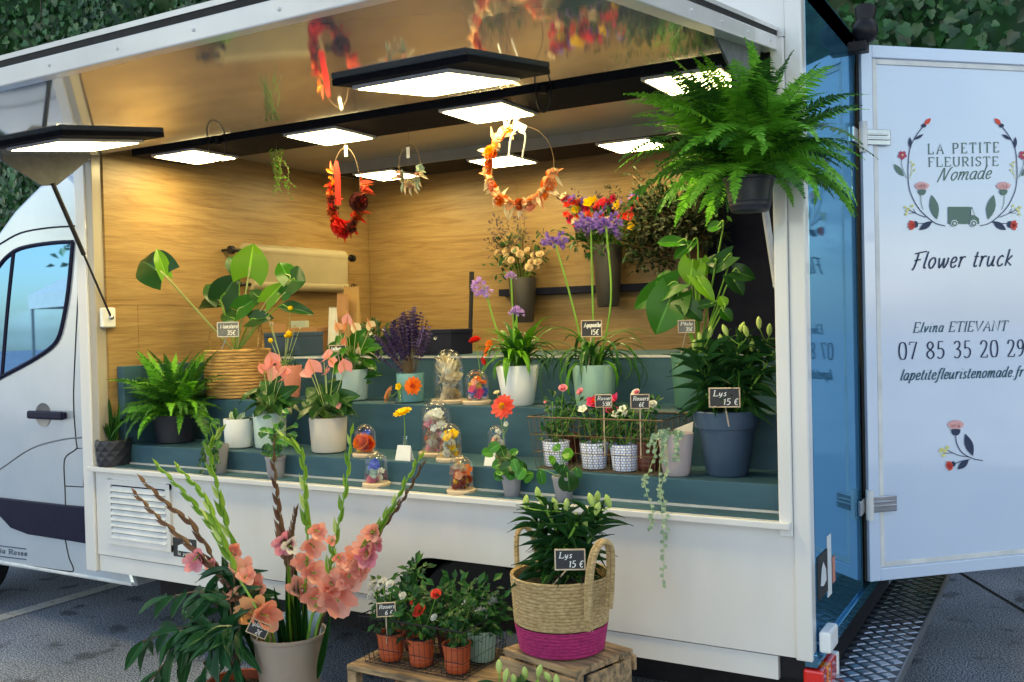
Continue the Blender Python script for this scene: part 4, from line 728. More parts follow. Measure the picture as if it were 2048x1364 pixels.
def bushy(root, c, rad3, n, L2, W2, m, seed, nm='foliage', stems=6, sm='stem_green', base=None):
    R = random.Random(seed); g = MB(); s = MB(); c = V(c); base = V(base) if base is not None else V((c.x, c.y, c.z-rad3[2]))
    cl_ = [c + V((R.gauss(0, .55)*rad3[0], R.gauss(0, .55)*rad3[1], R.uniform(-.9, .9)*rad3[2])) for _ in range(max(6, n//11))]
    for q in cl_[:max(stems, len(cl_)//2)]: s.tube(smoothpts([base, base.lerp(q, .5)+V((R.gauss(0, .01), R.gauss(0, .01), .01)), q], 3), .0014, 4)
    for i in range(n):
        q = cl_[i % len(cl_)]; o = V((R.gauss(0, 1), R.gauss(0, 1), R.gauss(0, 1)))*L2*.75; d = o.normalized()+V((0, 0, R.uniform(-.5, .5))); k = R.uniform(.6, 1.15)
        g.leaf(q+o*.6, d, V((R.gauss(0, .5), R.gauss(-.4, .5), 1)), L2*k, W2*k, .2, 2, .25)
    g.build(nm, m, root, smooth=False, kind='stuff'); s.build('stems', sm, root, kind='stuff')
SG = 'chalkboard price signs'
def sign(label, px, py, wpx, hpx, Y, lines, base, m='slate', tilt=0, yaw=0, fm='frame_wood'):
    c = at(px, py, Y=Y); u = mpp(c); w_, h_ = wpx*u, hpx*u; b = V(base) if base is not None else c-V((0, 0, h_*2)); r = thing('price_sign', label, 'price sign', b, SG)
    n = tocam(c); n.z *= .3; n.normalize(); n = Matrix.Rotation(yaw, 3, 'Z') @ n; x = V((0, 0, 1)).cross(n).normalized(); y = n.cross(x); x, y = x*math.cos(tilt)+y*math.sin(tilt), y*math.cos(tilt)-x*math.sin(tilt)
    M = Matrix(((x.x, y.x, n.x, 0), (x.y, y.y, n.y, 0), (x.z, y.z, n.z, 0), (0, 0, 0, 1))); cl_ = c-b; T = Matrix.Translation(cl_)
    bd = MB().obx(T @ M, w_/2*.93, h_/2*.93, .0025).build('board', m, r, smooth=False)
    g = MB(); f_ = max(.0022, .045*w_)
    for sx, sy, cx_, cy_ in ((w_/2, f_/2, 0, h_/2-f_/2), (w_/2, f_/2, 0, -h_/2+f_/2), (f_/2, h_/2-f_, w_/2-f_/2, 0), (f_/2, h_/2-f_, -w_/2+f_/2, 0)): g.obx(T @ Matrix.Translation(x*cx_+y*cy_) @ M, sx, sy, .0045)
    g.build('frame', fm, r, smooth=False, bevel=.0008)
    g = MB()
    for (tx, x0, y0, ww, hh) in lines: lettering(g, tx, cl_ + n*.0032 + x*(x0*w_) + y*(y0*h_), x, y, ww*w_, hh*h_, 1.15, .75, .15, .55)
    g.build('chalk_lettering', 'chalk', bd, smooth=False)
    MB().tube([cl_-n*.004-y*h_*.3, V((0, 0, 0))], max(.0025, .03*w_), 6).build('stake', fm, r); return r
def price(a, b): return [(a, -.36, .08, min(.8, .14*len(a)), .27), (b, -.06, -.36, min(.48, .13*len(b)), .3)]
# ================================================================ THINGS ON THE SHELVES
# --- left end: snake plant, fern, small pots
r, u, h = potted('snake_plant', 'spiky aloe in a black faceted pot at the end of the ledge', 228, .035, ZL, 66, 58, 52, 'pot_black')
g = MB(); N_ = 11
for i in range(6):
    for k in range(N_): a = 2*pi*(k+.5*(i % 2))/N_; rr = (30.5+i*.75+(1.6 if 0 < i < 5 else 0))*u; g.v.append((rr*math.cos(a), rr*math.sin(a), h*(.01+.195*i)))
for i in range(5):
    for k in range(N_): a, b_ = i*N_+k, i*N_+(k+1) % N_; c_, d_ = a+N_, b_+N_; g.f += [(a, b_, c_), (b_, d_, c_)] if i % 2 == 0 else [(a, d_, c_), (a, b_, d_)]
g.build('faceted_sleeve', 'pot_black', r, smooth=False)
strap_leaves(r, 5, h*.9, .20, .018, ('leaf_strap_dark', 'leaf_dark'), 8, spread=.6, stiff=.93)
for b, t_, w_ in (((222, 890), (188, 795), 7), ((226, 890), (217, 785), 9), ((232, 890), (239, 800), 8), ((226, 892), (205, 830), 9)): pleaf(r, b, t_, w_, .03, 'leaf_strap_dark', 'lance')
r, u, h = potted('fern', 'bushy dark fern in a black pot beside the end panel', 352, .25, Z1, 92, 72, 56, 'pot_black')
fern(r, (0, 0, h*.95), 110, .375, ('leaf_fern_dark', 'leaf_fern_dark', 'leaf_fern'), 3, wid=.8, ks=(0, 0, 1, 1, 2, 2, 3))
r, u, h = potted('trailing_plant', 'small trailing dark leaved plant in a rough grey pot on the ledge below the fern', 434, .03, ZL, 50, 36, 58, 'pot_grey', 'plain')
R = random.Random(5)
for i in range(9):
    px = R.uniform(402, 438); P = [V((0, 0, h)), lo(r, (px+430)/2, 890, 0.0), lo(r, px, R.uniform(905, 950), -.035)]; Q = smoothpts(P, 5); stem(r, P, .0012, 'stem_green', 4)
    for q in Q[2:]: inst('leaf', leafmesh('round', 'leaf_dark'), r, xf(q, V((R.gauss(0, 1), -.6, R.gauss(0, .7))), tocam(q+r.location)+V((0, 0, .4)), .020, .022))
for i in range(7): q = lo(r, R.uniform(412, 450), R.uniform(845, 895), R.uniform(-.02, .05)); stem(r, [V((0, 0, h*.9)), q], .0014, 'stem_green', 4); inst('leaf', leafmesh('round', 'leaf_rose'), r, xf(q, V((R.gauss(0, 1), -.5, R.gauss(.2, .6))), tocam(q+r.location)+V((0, 0, .5)), .036, .042))
r, u, h = potted('calathea', 'small variegated calathea in a smooth white pot', 478, .20, Z1, 58, 54, 58, 'pot_white', 'round')
for (b, t_, w_) in (((470, 845), (462, 822), 15), ((476, 846), (487, 826), 14), ((482, 846), (500, 836), 13), ((470, 848), (450, 842), 13), ((478, 848), (478, 858), 12), ((474, 842), (470, 815), 12), ((484, 848), (494, 850), 10)): pleaf(r, b, t_, w_, .20, 'leaf_pale' if w_ > 13 else 'leaf_rose', 'oval', st=(0, 0, h*.88), sr=.0015)
# --- anthuriums
def anthurium(r, h, Y, leaves, flowers, m='leaf_dark', pm_='p_anthurium', sw=5, spread=.03, extra=14, exr=.1, seed=1):
    R = random.Random(seed)
    for (b, t_, w_) in leaves: pleaf(r, b, t_, w_, Y, m, 'heart', st=(R.gauss(0, .01), R.gauss(0, .01), h*.88), sr=.0022)
    for i in range(extra):
        az = 2*pi*i*.38; e = R.uniform(.15, 1.0); q = V((math.cos(az)*exr*R.uniform(.35, .9), math.sin(az)*exr*R.uniform(.3, .8), h+exr*R.uniform(.2, 1.1))); stem(r, [V((0, 0, h*.88)), q*.5+V((0, 0, h*.45)), q], .0018, 'stem_green', 5)
        inst('leaf', leafmesh('heart', m), r, xf(q, V((math.cos(az), math.sin(az)-.2, -.35)), V((0, -.3, 1)), R.uniform(.05, .075), R.uniform(.07, .10)))
    for f in flowers:
        (px, py, wp, tx, ty), pmm = f[:5], (f[5] if len(f) > 5 else pm_)
        B = lo(r, px, py, Y-.03); T = lo(r, px+tx, py+ty, Y-.045); uu = mpp(B+r.location); stem(r, [V((0, 0, h*.88)), (B+V((0, 0, h)))*.5, B], .002, 'stem_pale', 5)
        o = inst('spathe', leafmesh('heart', pmm, .5, -.15), r, xf(B, T-B, tocam(B+r.location)+V((0, 0, .9)), wp*uu, (T-B).length*1.0))
        g = MB(); d = (T-B).normalized(); g.tube([B, B+d*.3*(T-B).length+V((0, -.008, .014)), B+d*.62*(T-B).length+V((0, -.01, .03))], [.0032, .0038, .001], 6); g.build('spadix', 'p_peach' if pmm != 'p_white' else 'p_yellow', r)
r, u, h = potted('anthurium', 'pink anthurium in a pale sage green pot beside the white calathea pot', 541, .25, Z1, 66, 60, 70, 'pot_sage')
anthurium(r, h, .25, [((530, 800), (493, 775), 30), ((545, 790), (520, 757), 30), ((550, 795), (560, 752), 34), ((552, 800), (590, 772), 30), ((540, 810), (505, 800), 24), ((560, 810), (600, 798), 24), ((548, 782), (548, 760), 26)], [(545, 726, 34, -6, -22), (528, 742, 22, -12, -12), (556, 745, 36, 10, -16), (565, 760, 34, 22, -12), (540, 738, 20, 14, -14)], seed=2)
r, u, h = potted('anthurium', 'pink anthurium in a wide cream white pot', 658, .22, Z1, 76, 68, 70, 'pot_cream', 'round')
anthurium(r, h, .22, [((640, 820), (600, 795), 34), ((665, 800), (712, 788), 36), ((660, 810), (705, 822), 34), ((640, 805), (612, 770), 32), ((660, 790), (680, 762), 32), ((650, 815), (640, 838), 28), ((650, 800), (640, 765), 30), ((630, 815), (590, 825), 28)], [(628, 745, 36, -12, -26), (622, 750, 26, -22, 0), (648, 722, 34, 22, -12), (668, 728, 26, -12, -6), (690, 740, 30, -4, -24), (652, 748, 20, 10, -6), (672, 806, 18, 6, 14)], seed=3)
r, u, h = potted('anthurium', 'white and coral anthurium in a pale blue pot on the middle shelf', 706, .52, Z2, 66, 58, 62, 'pot_skyblue', 'round')
anthurium(r, h, .52, [((676, 752), (753, 742), 36), ((690, 755), (738, 760), 24), ((700, 700), (742, 678), 34), ((690, 695), (640, 700), 30), ((715, 700), (760, 690), 26), ((690, 690), (672, 668), 28), ((705, 690), (730, 660), 30), ((690, 720), (660, 725), 28)], [(695, 645, 22, 2, -20, 'p_anthurium'), (678, 660, 20, -8, -14, 'p_peach'), (690, 662, 20, 8, -14, 'p_peach'), (712, 660, 24, -8, -14, 'p_cream'), (742, 655, 24, -8, -12, 'p_cream'), (690, 690, 16, 4, -16, 'p_salmon_deep'), (718, 706, 12, 2, -14, 'p_cream')], m='leaf_philo', seed=4, extra=12)
# --- monstera in a wicker basket
P = colm(478, .55, Z2+.001); u = mpp(P); r = thing('philodendron', 'large leaved philodendron in a golden wicker basket with loop handles', 'plant', P, GRP); h = 96*u
pot(r, 134*u, 122*u, h, 'wicker', 'coil')
for s in (-1, 1):
    MB().tube(smoothpts([(s*60*u, -.02, h*.75), (s*68*u, -.025, h*1.25), (s*64*u, 0, h*1.5), (s*58*u, .03, h*1.2), (s*58*u, .03, h*.7)], 5), .006, 6).build('handle', 'wicker', r)
S0 = (-.01, 0, h*.9)
for b, t_, w_, m_, sh in (((497, 553), (506, 488), 74, 'leaf_philo_light', 'heart'), ((480, 545), (455, 508), 40, 'leaf_dark', 'heart'), ((578, 560), (558, 520), 42, 'leaf_philo', 'heart'), ((582, 562), (607, 560), 62, 'leaf_dark', 'heart'), ((442, 600), (470, 552), 62, 'leaf_dark', 'heart'), ((440, 600), (410, 562), 44, 'leaf_dark', 'heart'), ((444, 612), (386, 606), 26, 'leaf_dark', 'oval'), ((475, 622), (514, 592), 42, 'leaf_philo', 'heart'), ((532, 604), (562, 566), 36, 'leaf_philo_light', 'heart'), ((558, 612), (618, 620), 26, 'leaf_dark', 'oval'), ((565, 590), (585, 575), 30, 'leaf_philo', 'heart'), ((470, 640), (440, 622), 34, 'leaf_dark', 'heart'), ((500, 640), (540, 632), 36, 'leaf_dark', 'heart'), ((520, 600), (500, 575), 28, 'leaf_dark', 'heart')):
    pleaf(r, b, t_, w_, .5, m_, sh, st=S0, sr=.0045 if w_ > 60 else .003, stm='stem_pale' if m_ != 'leaf_dark' or b[0] < 340 else 'stem_green')
for b, t_, w_, m_ in (((330, 551), (272, 510), 80, 'leaf_dark'), ((331, 550), (312, 492), 28, 'leaf_philo_light')): pleaf(r, b, t_, w_, .10, m_, 'heart', st=S0 if w_ > 60 else None, sr=.005, stm='stem_pale', up=.1)
sign('grey slate sign stuck in the wicker philodendron basket', 456, 659, 42, 30, .42, price('Monstera', '35€'), r.location+V((-.03, -.10, h*.9)), 'slate_grey', fm='led_frame')
# yellow button flowers in a pink pot
r, u, h = potted('button_flowers', 'yellow button flowers on thin stems in a terracotta pink pot', 570, .52, Z2, 70, 58, 66, 'pot_pink')
for px, py, s_, f in ((581, 617, 5.5, 1), (543, 648, 5, 0), (578, 668, 7, 1), (541, 681, 5, 1), (572, 672, 4, 1), (537, 637, 4, 0), (590, 652, 3, 0), (600, 656, 2.5, 0)):
    p = lo(r, px, py, .5); stem(r, [V((R.gauss(0, .012), 0, h*.88)), p*.5+V((0, 0, h*.4)), p], .0016, 'stem_pale', 5); fl(r, 'fluff' if not f else 'ball', 'p_yellow' if f else 'p_beige', p, V((0, -.3, 1)), s_*u, 'flower')
bushy(r, (0, 0, h+.03), (.04, .04, .03), 60, .03, .008, 'leaf_dark', 3)
sign('narrow chalkboard sign in the pale blue anthurium pot', 675, 697, 34, 14, .43, [('Anthurium', -.4, -.28, .8, .6)], colm(690, .46, Z2+.055))
# --- lavender
r, u, h = potted('lavender_pot', 'dried lavender bunch standing in a small teal pot', 822, .50, Z2, 56, 52, 58, 'pot_teal', 'round', soil=False)
R = random.Random(9); lm = MB()
for k in range(8):
    z = .05+.115*k
    for j in range(5): a = 2*pi*j/5+k*.7; lm.leaf((0, 0, z), V((math.cos(a), math.sin(a), .8)), V((0, 0, 1)), .13, .10, .1, 2)
lm = lm.mesh('spike', 'p_lavender', False); sm_ = MB()
for i in range(95):
    px = 805+R.gauss(0, 27); px = min(862, max(748, px)); top = 612+abs(px-825)*.75+R.uniform(-6, 40); T = lo(r, px, top, .5+R.gauss(0, .04)); B = V((R.gauss(0, .008), R.gauss(0, .008), h*.75)); ax = (T-B).normalized(); Ls = R.uniform(.10, .17)
    sm_.tube([B, B.lerp(T, .55), T], .0011, 3); inst('spike', lm, r, xz(T-ax*Ls, ax+V((R.gauss(0, .05), 0, 0)), .11, Ls))
sm_.build('stems', 'stem_brown', r, kind='stuff')
# --- glass cloches with dried flowers
DG = 'glass cloches of dried flowers'
def cloche(label, px, Y, Z, wpx, hpx, spec, seed, tall=None, n=26):
    P = colm(px, Y, Z+.001); u = mpp(P); r = thing('glass_cloche', label, 'cloche', P, DG); R = random.Random(seed); rr = wpx*u/2; hh = hpx*u; bt = 8*u
    MB().lathe([(rr*.3, 0), (rr*1.14, 0), (rr*1.18, bt*.3), (rr*1.18, bt*.8), (rr*1.12, bt), (.001, bt)], 28).build('wood_base', 'frame_wood', r)
    pr = [(rr, bt), (rr, bt+hh-rr)] + [(rr*math.cos(a), bt+hh-rr+rr*math.sin(a)) for a in [pi/2*k/8 for k in range(1, 8)]] + [(.002, bt+hh)]
    MB().lathe(pr, 28, cap0=False).build('dome', 'glass', r)
    top = bt+hh-rr*.75
    for i in range(n):
        k, m, s0, s1, z0, z1 = spec[i % len(spec)]; z = bt + (top-bt)*R.uniform(z0, z1); a = R.uniform(0, 2*pi); q = rr*(.56 if z < bt+hh-rr else .36)*math.sqrt(R.random()); p = V((q*math.cos(a), q*math.sin(a), z)); s = rr*R.uniform(s0, s1)*1.2
        if k == 'grass': g = MB(); [g.leaf(p, V((R.gauss(0, .5), R.gauss(0, .5), 1)), V((R.gauss(0, 1), -1, 0)), s*1.6, s*.35, .2, 3) for _ in range(5)]; g.build('dried_leaf', m, r, smooth=False)
        else: fl(r, k, m, p, V((math.cos(a)*.6, math.sin(a)*.6-.6, R.uniform(.2, .9))), s)
        if i % 3 == 0: MB().tube([(R.gauss(0, .004), R.gauss(0, .004), bt), p], .0009, 4).build('stem', 'stem_brown', r)
    return r
cloche('tallest glass cloche filled with beige dried grasses and white blooms', 898, .50, Z2, 62, 100, [('fluff', 'p_beige', .25, .42, 0, 1), ('grass', 'p_beige', .3, .5, .1, .9), ('fluff', 'p_white', .2, .3, .3, .95), ('bloom', 'p_beige', .25, .4, 0, .7)], 1, n=44)
cloche('small cloche with orange, yellow and cornflower blue dried flowers', 954, .48, Z2, 50, 62, [('bloom', 'p_orange', .25, .4, .4, 1), ('fluff', 'p_yellow', .2, .3, .5, 1), ('bloom', 'p_blue', .3, .4, .2, .55), ('fluff', 'p_white', .2, .3, 0, .5), ('bloom', 'p_hotpink', .25, .35, 0, .7), ('bloom', 'p_peach', .25, .4, 0, 1)], 2, n=34)
cloche('cloche with white, pink and mauve dried flowers on the lower shelf', 873, .30, Z1, 62, 104, [('fluff', 'p_white', .22, .36, .1, 1), ('bloom', 'p_pink', .2, .34, .1, .8), ('fluff', 'p_beige', .25, .36, 0, 1), ('bloom', 'p_rust', .2, .3, .1, .6), ('bloom', 'p_white', .2, .3, .5, 1)], 3, n=46)
cloche('cloche with bright yellow dried flowers in front of the pink one', 900, .17, Z1, 48, 68, [('bloom', 'p_yellow', .25, .4, 0, 1), ('fluff', 'p_white', .25, .35, 0, .9), ('fluff', 'p_yellow', .25, .35, 0, .6), ('bloom', 'p_mint', .2, .3, .2, .9)], 4, n=34)
cloche('round cloche holding one big orange bloom and red dried petals', 731, .16, Z1, 44, 58, [('rose', 'p_orange', .5, .7, .3, .7), ('bloom', 'p_red', .3, .45, 0, .9), ('bloom', 'p_blue', .15, .22, .7, 1), ('ball', 'p_yellow', .15, .2, 0, .3)], 5, n=16)
cloche('cloche with a blue hydrangea head and pale pink petals on the ledge', 753, .03, ZL, 48, 62, [('bloom', 'p_blue', .3, .45, .7, .95), ('rose', 'p_pink', .3, .5, .1, .4), ('bloom', 'p_mint', .35, .5, .2, .6), ('fluff', 'p_white', .25, .35, .0, .6), ('bloom', 'p_white', .2, .3, .3, .7)], 6, n=18)
cloche('cloche packed with orange and rust dried flowers on the ledge', 923, .03, ZL, 50, 68, [('bloom', 'p_orange', .3, .45, .3, .9), ('bloom', 'p_peach', .3, .42, .4, 1), ('fluff', 'p_rust', .25, .4, 0, .6), ('bloom', 'p_rust', .25, .4, 0, .6), ('fluff', 'p_beige', .25, .35, .6, 1), ('ball', 'p_yellow', .14, .2, 0, .4)], 7, n=38)
cloche('slim cloche with pale peach dried petals behind the pilea', 994, .17, Z1, 36, 70, [('fluff', 'p_cream', .3, .5, 0, .8), ('fluff', 'p_white', .3, .4, .3, 1), ('bloom', 'p_salmon', .3, .45, .1, .7)], 8, n=24)
# --- bud vases
VG = 'glass bud vases'
def vase(label, px, Y, Z, wpx, hpx, fls, card=None):
    P = colm(px, Y, Z+.001); u = mpp(P); r = thing('bud_vase', label, 'vase', P, VG); w_ = wpx*u/2; h = hpx*u
    MB().lathe([(w_*.4, 0), (w_*.9, 0), (w_, h*.1), (w_*.95, h*.35), (w_*.35, h*.62), (w_*.3, h*.9), (w_*.42, h)], 20).build('bottle', 'glass', r)
    for (fx, fy, s, m, kind, cm_, ax) in fls:
        p = lo(r, fx, fy, Y-.01); ax = V(ax); stem(r, [V((0, 0, .004)), V((0, 0, h)), p-ax.normalized()*.02, p], .0018, 'stem_green', 5); o = fl(r, kind, m, p, ax, s*u)
        if cm_: q = inst('flower_centre', flower('fluff', cm_), r, xz(p+ax.normalized()*s*u*.16, ax, s*u*.3))
    return r, u
vase('bud vase with one yellow gerbera and a folded white card', 811, .20, Z1, 26, 42, [(805, 824, 20, 'p_yellow', 'daisy', None, (-.1, -.45, 1))])
vase('bud vase with two orange gerberas before the teal lavender pot', 800, .43, Z2, 20, 26, [(826, 772, 19, 'p_orange', 'daisy', 'p_red', (.25, -1, .25)), (777, 789, 19, 'p_peach', 'daisy', None, (-.9, -.35, .35)), (797, 773, 8, 'p_yellow', 'bloom', None, (0, -1, .3))])
vase('bud vase with one coral ranunculus beside the slim cloche', 1008, .25, Z1, 22, 44, [(1006, 813, 27, 'p_coral', 'daisy', 'p_yellow', (.0, -1, .35)), (993, 785, 7, 'p_cream', 'bloom', None, (0, -.5, 1)), (1012, 848, 6, 'p_white', 'bloom', None, (0, -1, .4))])
vase('bud vase with red tulip and orange gerbera behind the beige cloche', 962, .62, Z2, 22, 50, [(950, 680, 13, 'p_red', 'rose', None, (-.2, -.2, 1)), (978, 690, 11, 'p_orange', 'daisy', None, (-.3, -1, .2)), (973, 705, 10, 'p_orange', 'bloom', None, (-.5, -.8, .2)), (968, 722, 9, 'p_red', 'bloom', None, (-.4, -.8, -.2))])
for px, Y, lab in ((809, .12, 'folded white card in front of the yellow gerbera vase'), (982, .12, 'small folded card in front of the slim cloche')):
    P = colm(px, Y, Z1+.001); u = mpp(P); r_ = 19*u if px < 900 else 13*u; g = MB(); hh = 30*u if px < 900 else 26*u
    g.add([(-r_, -.014, 0), (r_, -.014, 0), (r_*.85, 0, hh), (-r_*.85, 0, hh), (-r_, .016, 0), (r_, .016, 0)], [(0, 1, 2, 3), (3, 2, 5, 4)]); o = g.build('folded_card', 'paper_white', smooth=False); o.location = P; o['label'] = lab; o['category'] = 'card'; md = o.modifiers.new('solid', 'SOLIDIFY'); md.thickness = .0008
# --- agapanthus
def umbel(r, px, py, Y, s, m, base, ax=(0, 0, 1), mid=None):
    p = lo(r, px, py, Y); P = [V(base)] + ([lo(r, *mid, Y)] if mid else [V(base).lerp(p, .55)]) + [p]; stem(r, P, .0042, 'stem_green', 7, 'stalk'); u = mpp(p+r.location); fl(r, 'umbel', m, p, V(ax), s*u)
r, u, h = potted('agapanthus', 'pale mauve agapanthus with arching leaves in a tapered white pot', 1037, .48, Z2, 88, 62, 80, 'pot_white', soil=True)
strap_leaves(r, 72, h*.93, .31, .023, ('leaf_strap', 'leaf_strap', 'leaf_strap_dark'), 4, spread=.75, stiff=.66)
umbel(r, 968, 570, .45, 26, 'p_mauve', (-.03, 0, h*.9), (-.3, -.3, -.4), (990, 650)); umbel(r, 1022, 555, .5, 12, 'p_mauve', (-.01, 0, h*.9)); umbel(r, 1033, 628, .46, 16, 'p_mauve', (0, 0, h*.9))
r, u, h = potted('agapanthus', 'tall violet agapanthus in a mint green pot', 1190, .50, Z2, 88, 76, 84, 'pot_mint', 'round')
strap_leaves(r, 44, h*.93, .36, .017, ('leaf_strap_dark', 'leaf_strap', 'leaf_strap_dark'), 6, spread=1.0, stiff=.45)
umbel(r, 1110, 486, .47, 28, 'p_violet', (-.03, 0, h*.9), mid=(1140, 590)); umbel(r, 1182, 450, .5, 34, 'p_violet', (0, 0, h*.9)); umbel(r, 1212, 452, .48, 34, 'p_violet', (.02, 0, h*.9), mid=(1222, 600))
sign('chalkboard sign marked 15 euros in the mint agapanthus pot', 1183, 657, 42, 34, .44, price('Agapanthe', '15€'), r.location+V((-.005, -.05, h*.86)))
# --- philodendron in green pot
r, u, h = potted('philodendron', 'tall glossy philodendron in a dark green pot behind the lilies', 1390, .52, Z2, 92, 80, 112, 'pot_green', 'round')
z4 = lambda a, b: (1300+a*.2346, 380+b*.2346)
for b, t_, w_, m_, dt in (((200, 880), (40, 1215), 84, 'leaf_philo', -.06), ((235, 790), (-190, 1000), 50, 'leaf_philo', 0), ((150, 780), (60, 720), 44, 'leaf_philo', 0), ((370, 610), (330, 800), 56, 'leaf_philo_light', -.02), ((430, 600), (480, 740), 34, 'leaf_philo_light', .02), ((390, 750), (548, 935), 30, 'leaf_philo_light', -.03), ((695, 560), (470, 700), 38, 'leaf_dark', 0), ((710, 690), (905, 745), 36, 'leaf_dark', .02), ((690, 735), (800, 890), 34, 'leaf_dark', 0), ((290, 970), (450, 1100), 40, 'leaf_dark', 0), ((585, 960), (365, 985), 22, 'leaf_dark', 0), ((320, 455), (45, 425), 26, 'leaf_philo', 0), ((405, 435), (180, 580), 26, 'leaf_philo', 0), ((625, 300), (475, 320), 24, 'leaf_philo', 0), ((600, 1010), (700, 1110), 26, 'leaf_philo', 0), ((240, 900), (300, 800), 34, 'leaf_dark', .03), ((560, 620), (480, 560), 30, 'leaf_dark', .03), ((640, 1000), (600, 900), 24, 'leaf_philo_light', 0)):
    pleaf(r, z4(*b), z4(*t_), w_, .45, m_, 'heart' if w_ > 29 else 'oval', dt=dt, st=(.02, 0, h*.88), sr=.0032, stm='stem_green')
sign('pale slate sign on a wooden stake in the dark green pot', 1373, 653, 34, 26, .40, price('Philo', '35€'), r.location+V((-.04, -.06, h*.86)), 'slate_grey')
# --- lilies in blue pot
r, u, h = potted('lily_plant', 'budding lilies in a big slate blue rimmed pot', 1455, .235, Z1, 128, 84, 130, 'pot_slateblue', 'rim')
lily(r, h, [(1405, 695, 0), (1440, 690, .03), (1480, 685, -.02), (1505, 690, .02), (1532, 680, .04), (1388, 715, -.03), (1548, 705, .0)], [(1401, 676), (1420, 664), (1441, 680), (1450, 660), (1483, 655), (1479, 678), (1492, 662), (1504, 690), (1518, 645), (1539, 659), (1389, 690)], .235, .14, .018, 3, .045, .05, 32)
sign('big chalkboard sign reading Lys 15 euros in the blue lily pot', 1449, 795, 62, 40, .11, price('Lys', '15 €'), colm(1458, .13, Z1+h*.8))
# --- wire basket of roses with tile pots (on the lower shelf)
BG = 'wire baskets of roses'
def wire_basket(label, x0, x1, y0, y1, z, hgt, flare, m='stem_brown', step=.022):
    r = thing('wire_basket', label, 'basket', ((x0+x1)/2, (y0+y1)/2, z), BG); hx, hy = (x1-x0)/2, (y1-y0)/2; fx, fy = hx+flare, hy+flare
    c = lambda a, b, t: V((a*(hx+(fx-hx)*t), b*(hy+(fy-hy)*t), .002+hgt*t))
    MB().tube([c(-1, -1, 1), c(1, -1, 1), c(1, 1, 1), c(-1, 1, 1)], .0032, 5, True).build('rim', m, r)
    g = MB()
    for t in (0, .33, .66): g.tube([c(-1, -1, t), c(1, -1, t), c(1, 1, t), c(-1, 1, t)], .0014, 4, True)
    nx, ny = int(2*hx/step), int(2*hy/step)
    for i in range(nx+1):
        a = -1+2*i/nx; g.tube([c(a, -1, 1), c(a, -1, 0), c(a, 1, 0), c(a, 1, 1)], .0011, 4)
    for i in range(ny+1):
        b = -1+2*i/ny; g.tube([c(-1, b, 1), c(-1, b, 0), c(1, b, 0), c(1, b, 1)], .0011, 4)
    g.build('wire_mesh', m, r); return r
A = colm(1075, .12, Z1); B = colm(1322, .12, Z1)
wire_basket('rusty wire basket holding potted roses on the lower shelf', A.x, B.x, .112, .375, Z1+.002, .20, .022)
RG = 'rose pots in the wire baskets'
def rosebush(label, px, Y, Z, wt, wb, hp, m, fls, bh, br, seed, style='ribbed', n=150, lm='leaf_rose', lp=.03, nm='potted_rose'):
    P = colm(px, Y, Z+.006); u = mpp(P); r = thing(nm, label, 'plant', P, RG); h = hp*u; pot(r, wt*u, wb*u, h, m, style); R = random.Random(seed)
    bushy(r, (0, 0, h+bh*u*.5), (br*u, br*u*.8, bh*u*.5), n, lp, lp*.55, lm, seed, base=(0, 0, h*.85))
    for (fx, fy, s, pm_, kind) in fls:
        p = lo(r, fx, fy, Y-R.uniform(.0, .03)); stem(r, [V((0, 0, h*.9)), V((p.x*.5, p.y*.5, h+bh*u*.4)), p-V((0, 0, .008)), p], .0015, 'stem_green', 5); fl(r, kind, pm_, p, V((R.gauss(0, .3), -.7, .7)), s*u)
    return r, u, h
rosebush('pink rose in a blue and white tile print pot, first in the shelf basket', 1113, .18, Z1, 56, 46, 50, 'pot_tile', [(1126, 776, 9, 'p_pink', 'rose'), (1160, 783, 8.5, 'p_pink', 'rose'), (1092, 803, 5.5, 'p_pink', 'rose')], 88, 22, 1, 'plain')
rosebush('white flowered plant in the middle tile print pot of the shelf basket', 1189, .175, Z1, 58, 48, 52, 'pot_tile', [(1165, 818, 10, 'p_white', 'bloom'), (1232, 828, 10, 'p_white', 'bloom'), (1245, 818, 9, 'p_white', 'bloom'), (1250, 828, 9, 'p_white', 'bloom')], 62, 24, 2, 'plain')
rosebush('blush rose in the tile print pot under the 6 euro sign', 1250, .165, Z1, 60, 48, 54, 'pot_tile', [(1271, 786, 10, 'p_white', 'rose'), (1273, 784, 6, 'p_pink', 'rose'), (1305, 808, 9, 'p_white', 'rose')], 64, 24, 3, 'plain')
rosebush('hot pink cyclamen in a brown pot at the back of the shelf basket', 1205, .31, Z1, 56, 46, 54, 'pot_brown', [(1186, 804, 15, 'p_hotpink', 'bloom'), (1200, 800, 11, 'p_red', 'bloom'), (1226, 800, 16, 'p_hotpink', 'bloom'), (1222, 818, 13, 'p_hotpink', 'bloom'), (1190, 800, 9, 'p_red', 'bloom')], 68, 24, 4)
rosebush('leafy rose without flowers in a brown pot at the basket end', 1296, .20, Z1, 52, 42, 58, 'pot_brown', [], 84, 17, 5, n=110)
rosebush('leafy green plant in a brown pot behind the pink rose', 1135, .32, Z1, 52, 42, 54, 'pot_brown', [], 74, 22, 6, n=110)
sign('small chalkboard sign in front of the hot pink cyclamen', 1207, 802, 34, 26, .12, price('Rosier', '5.50€'), colm(1210, .14, Z1+.06)); sign('small chalkboard sign marked 6 euros in the shelf rose basket', 1280, 803, 38, 29, .11, price('Rosiers', '6€'), colm(1282, .13, Z1+.06))
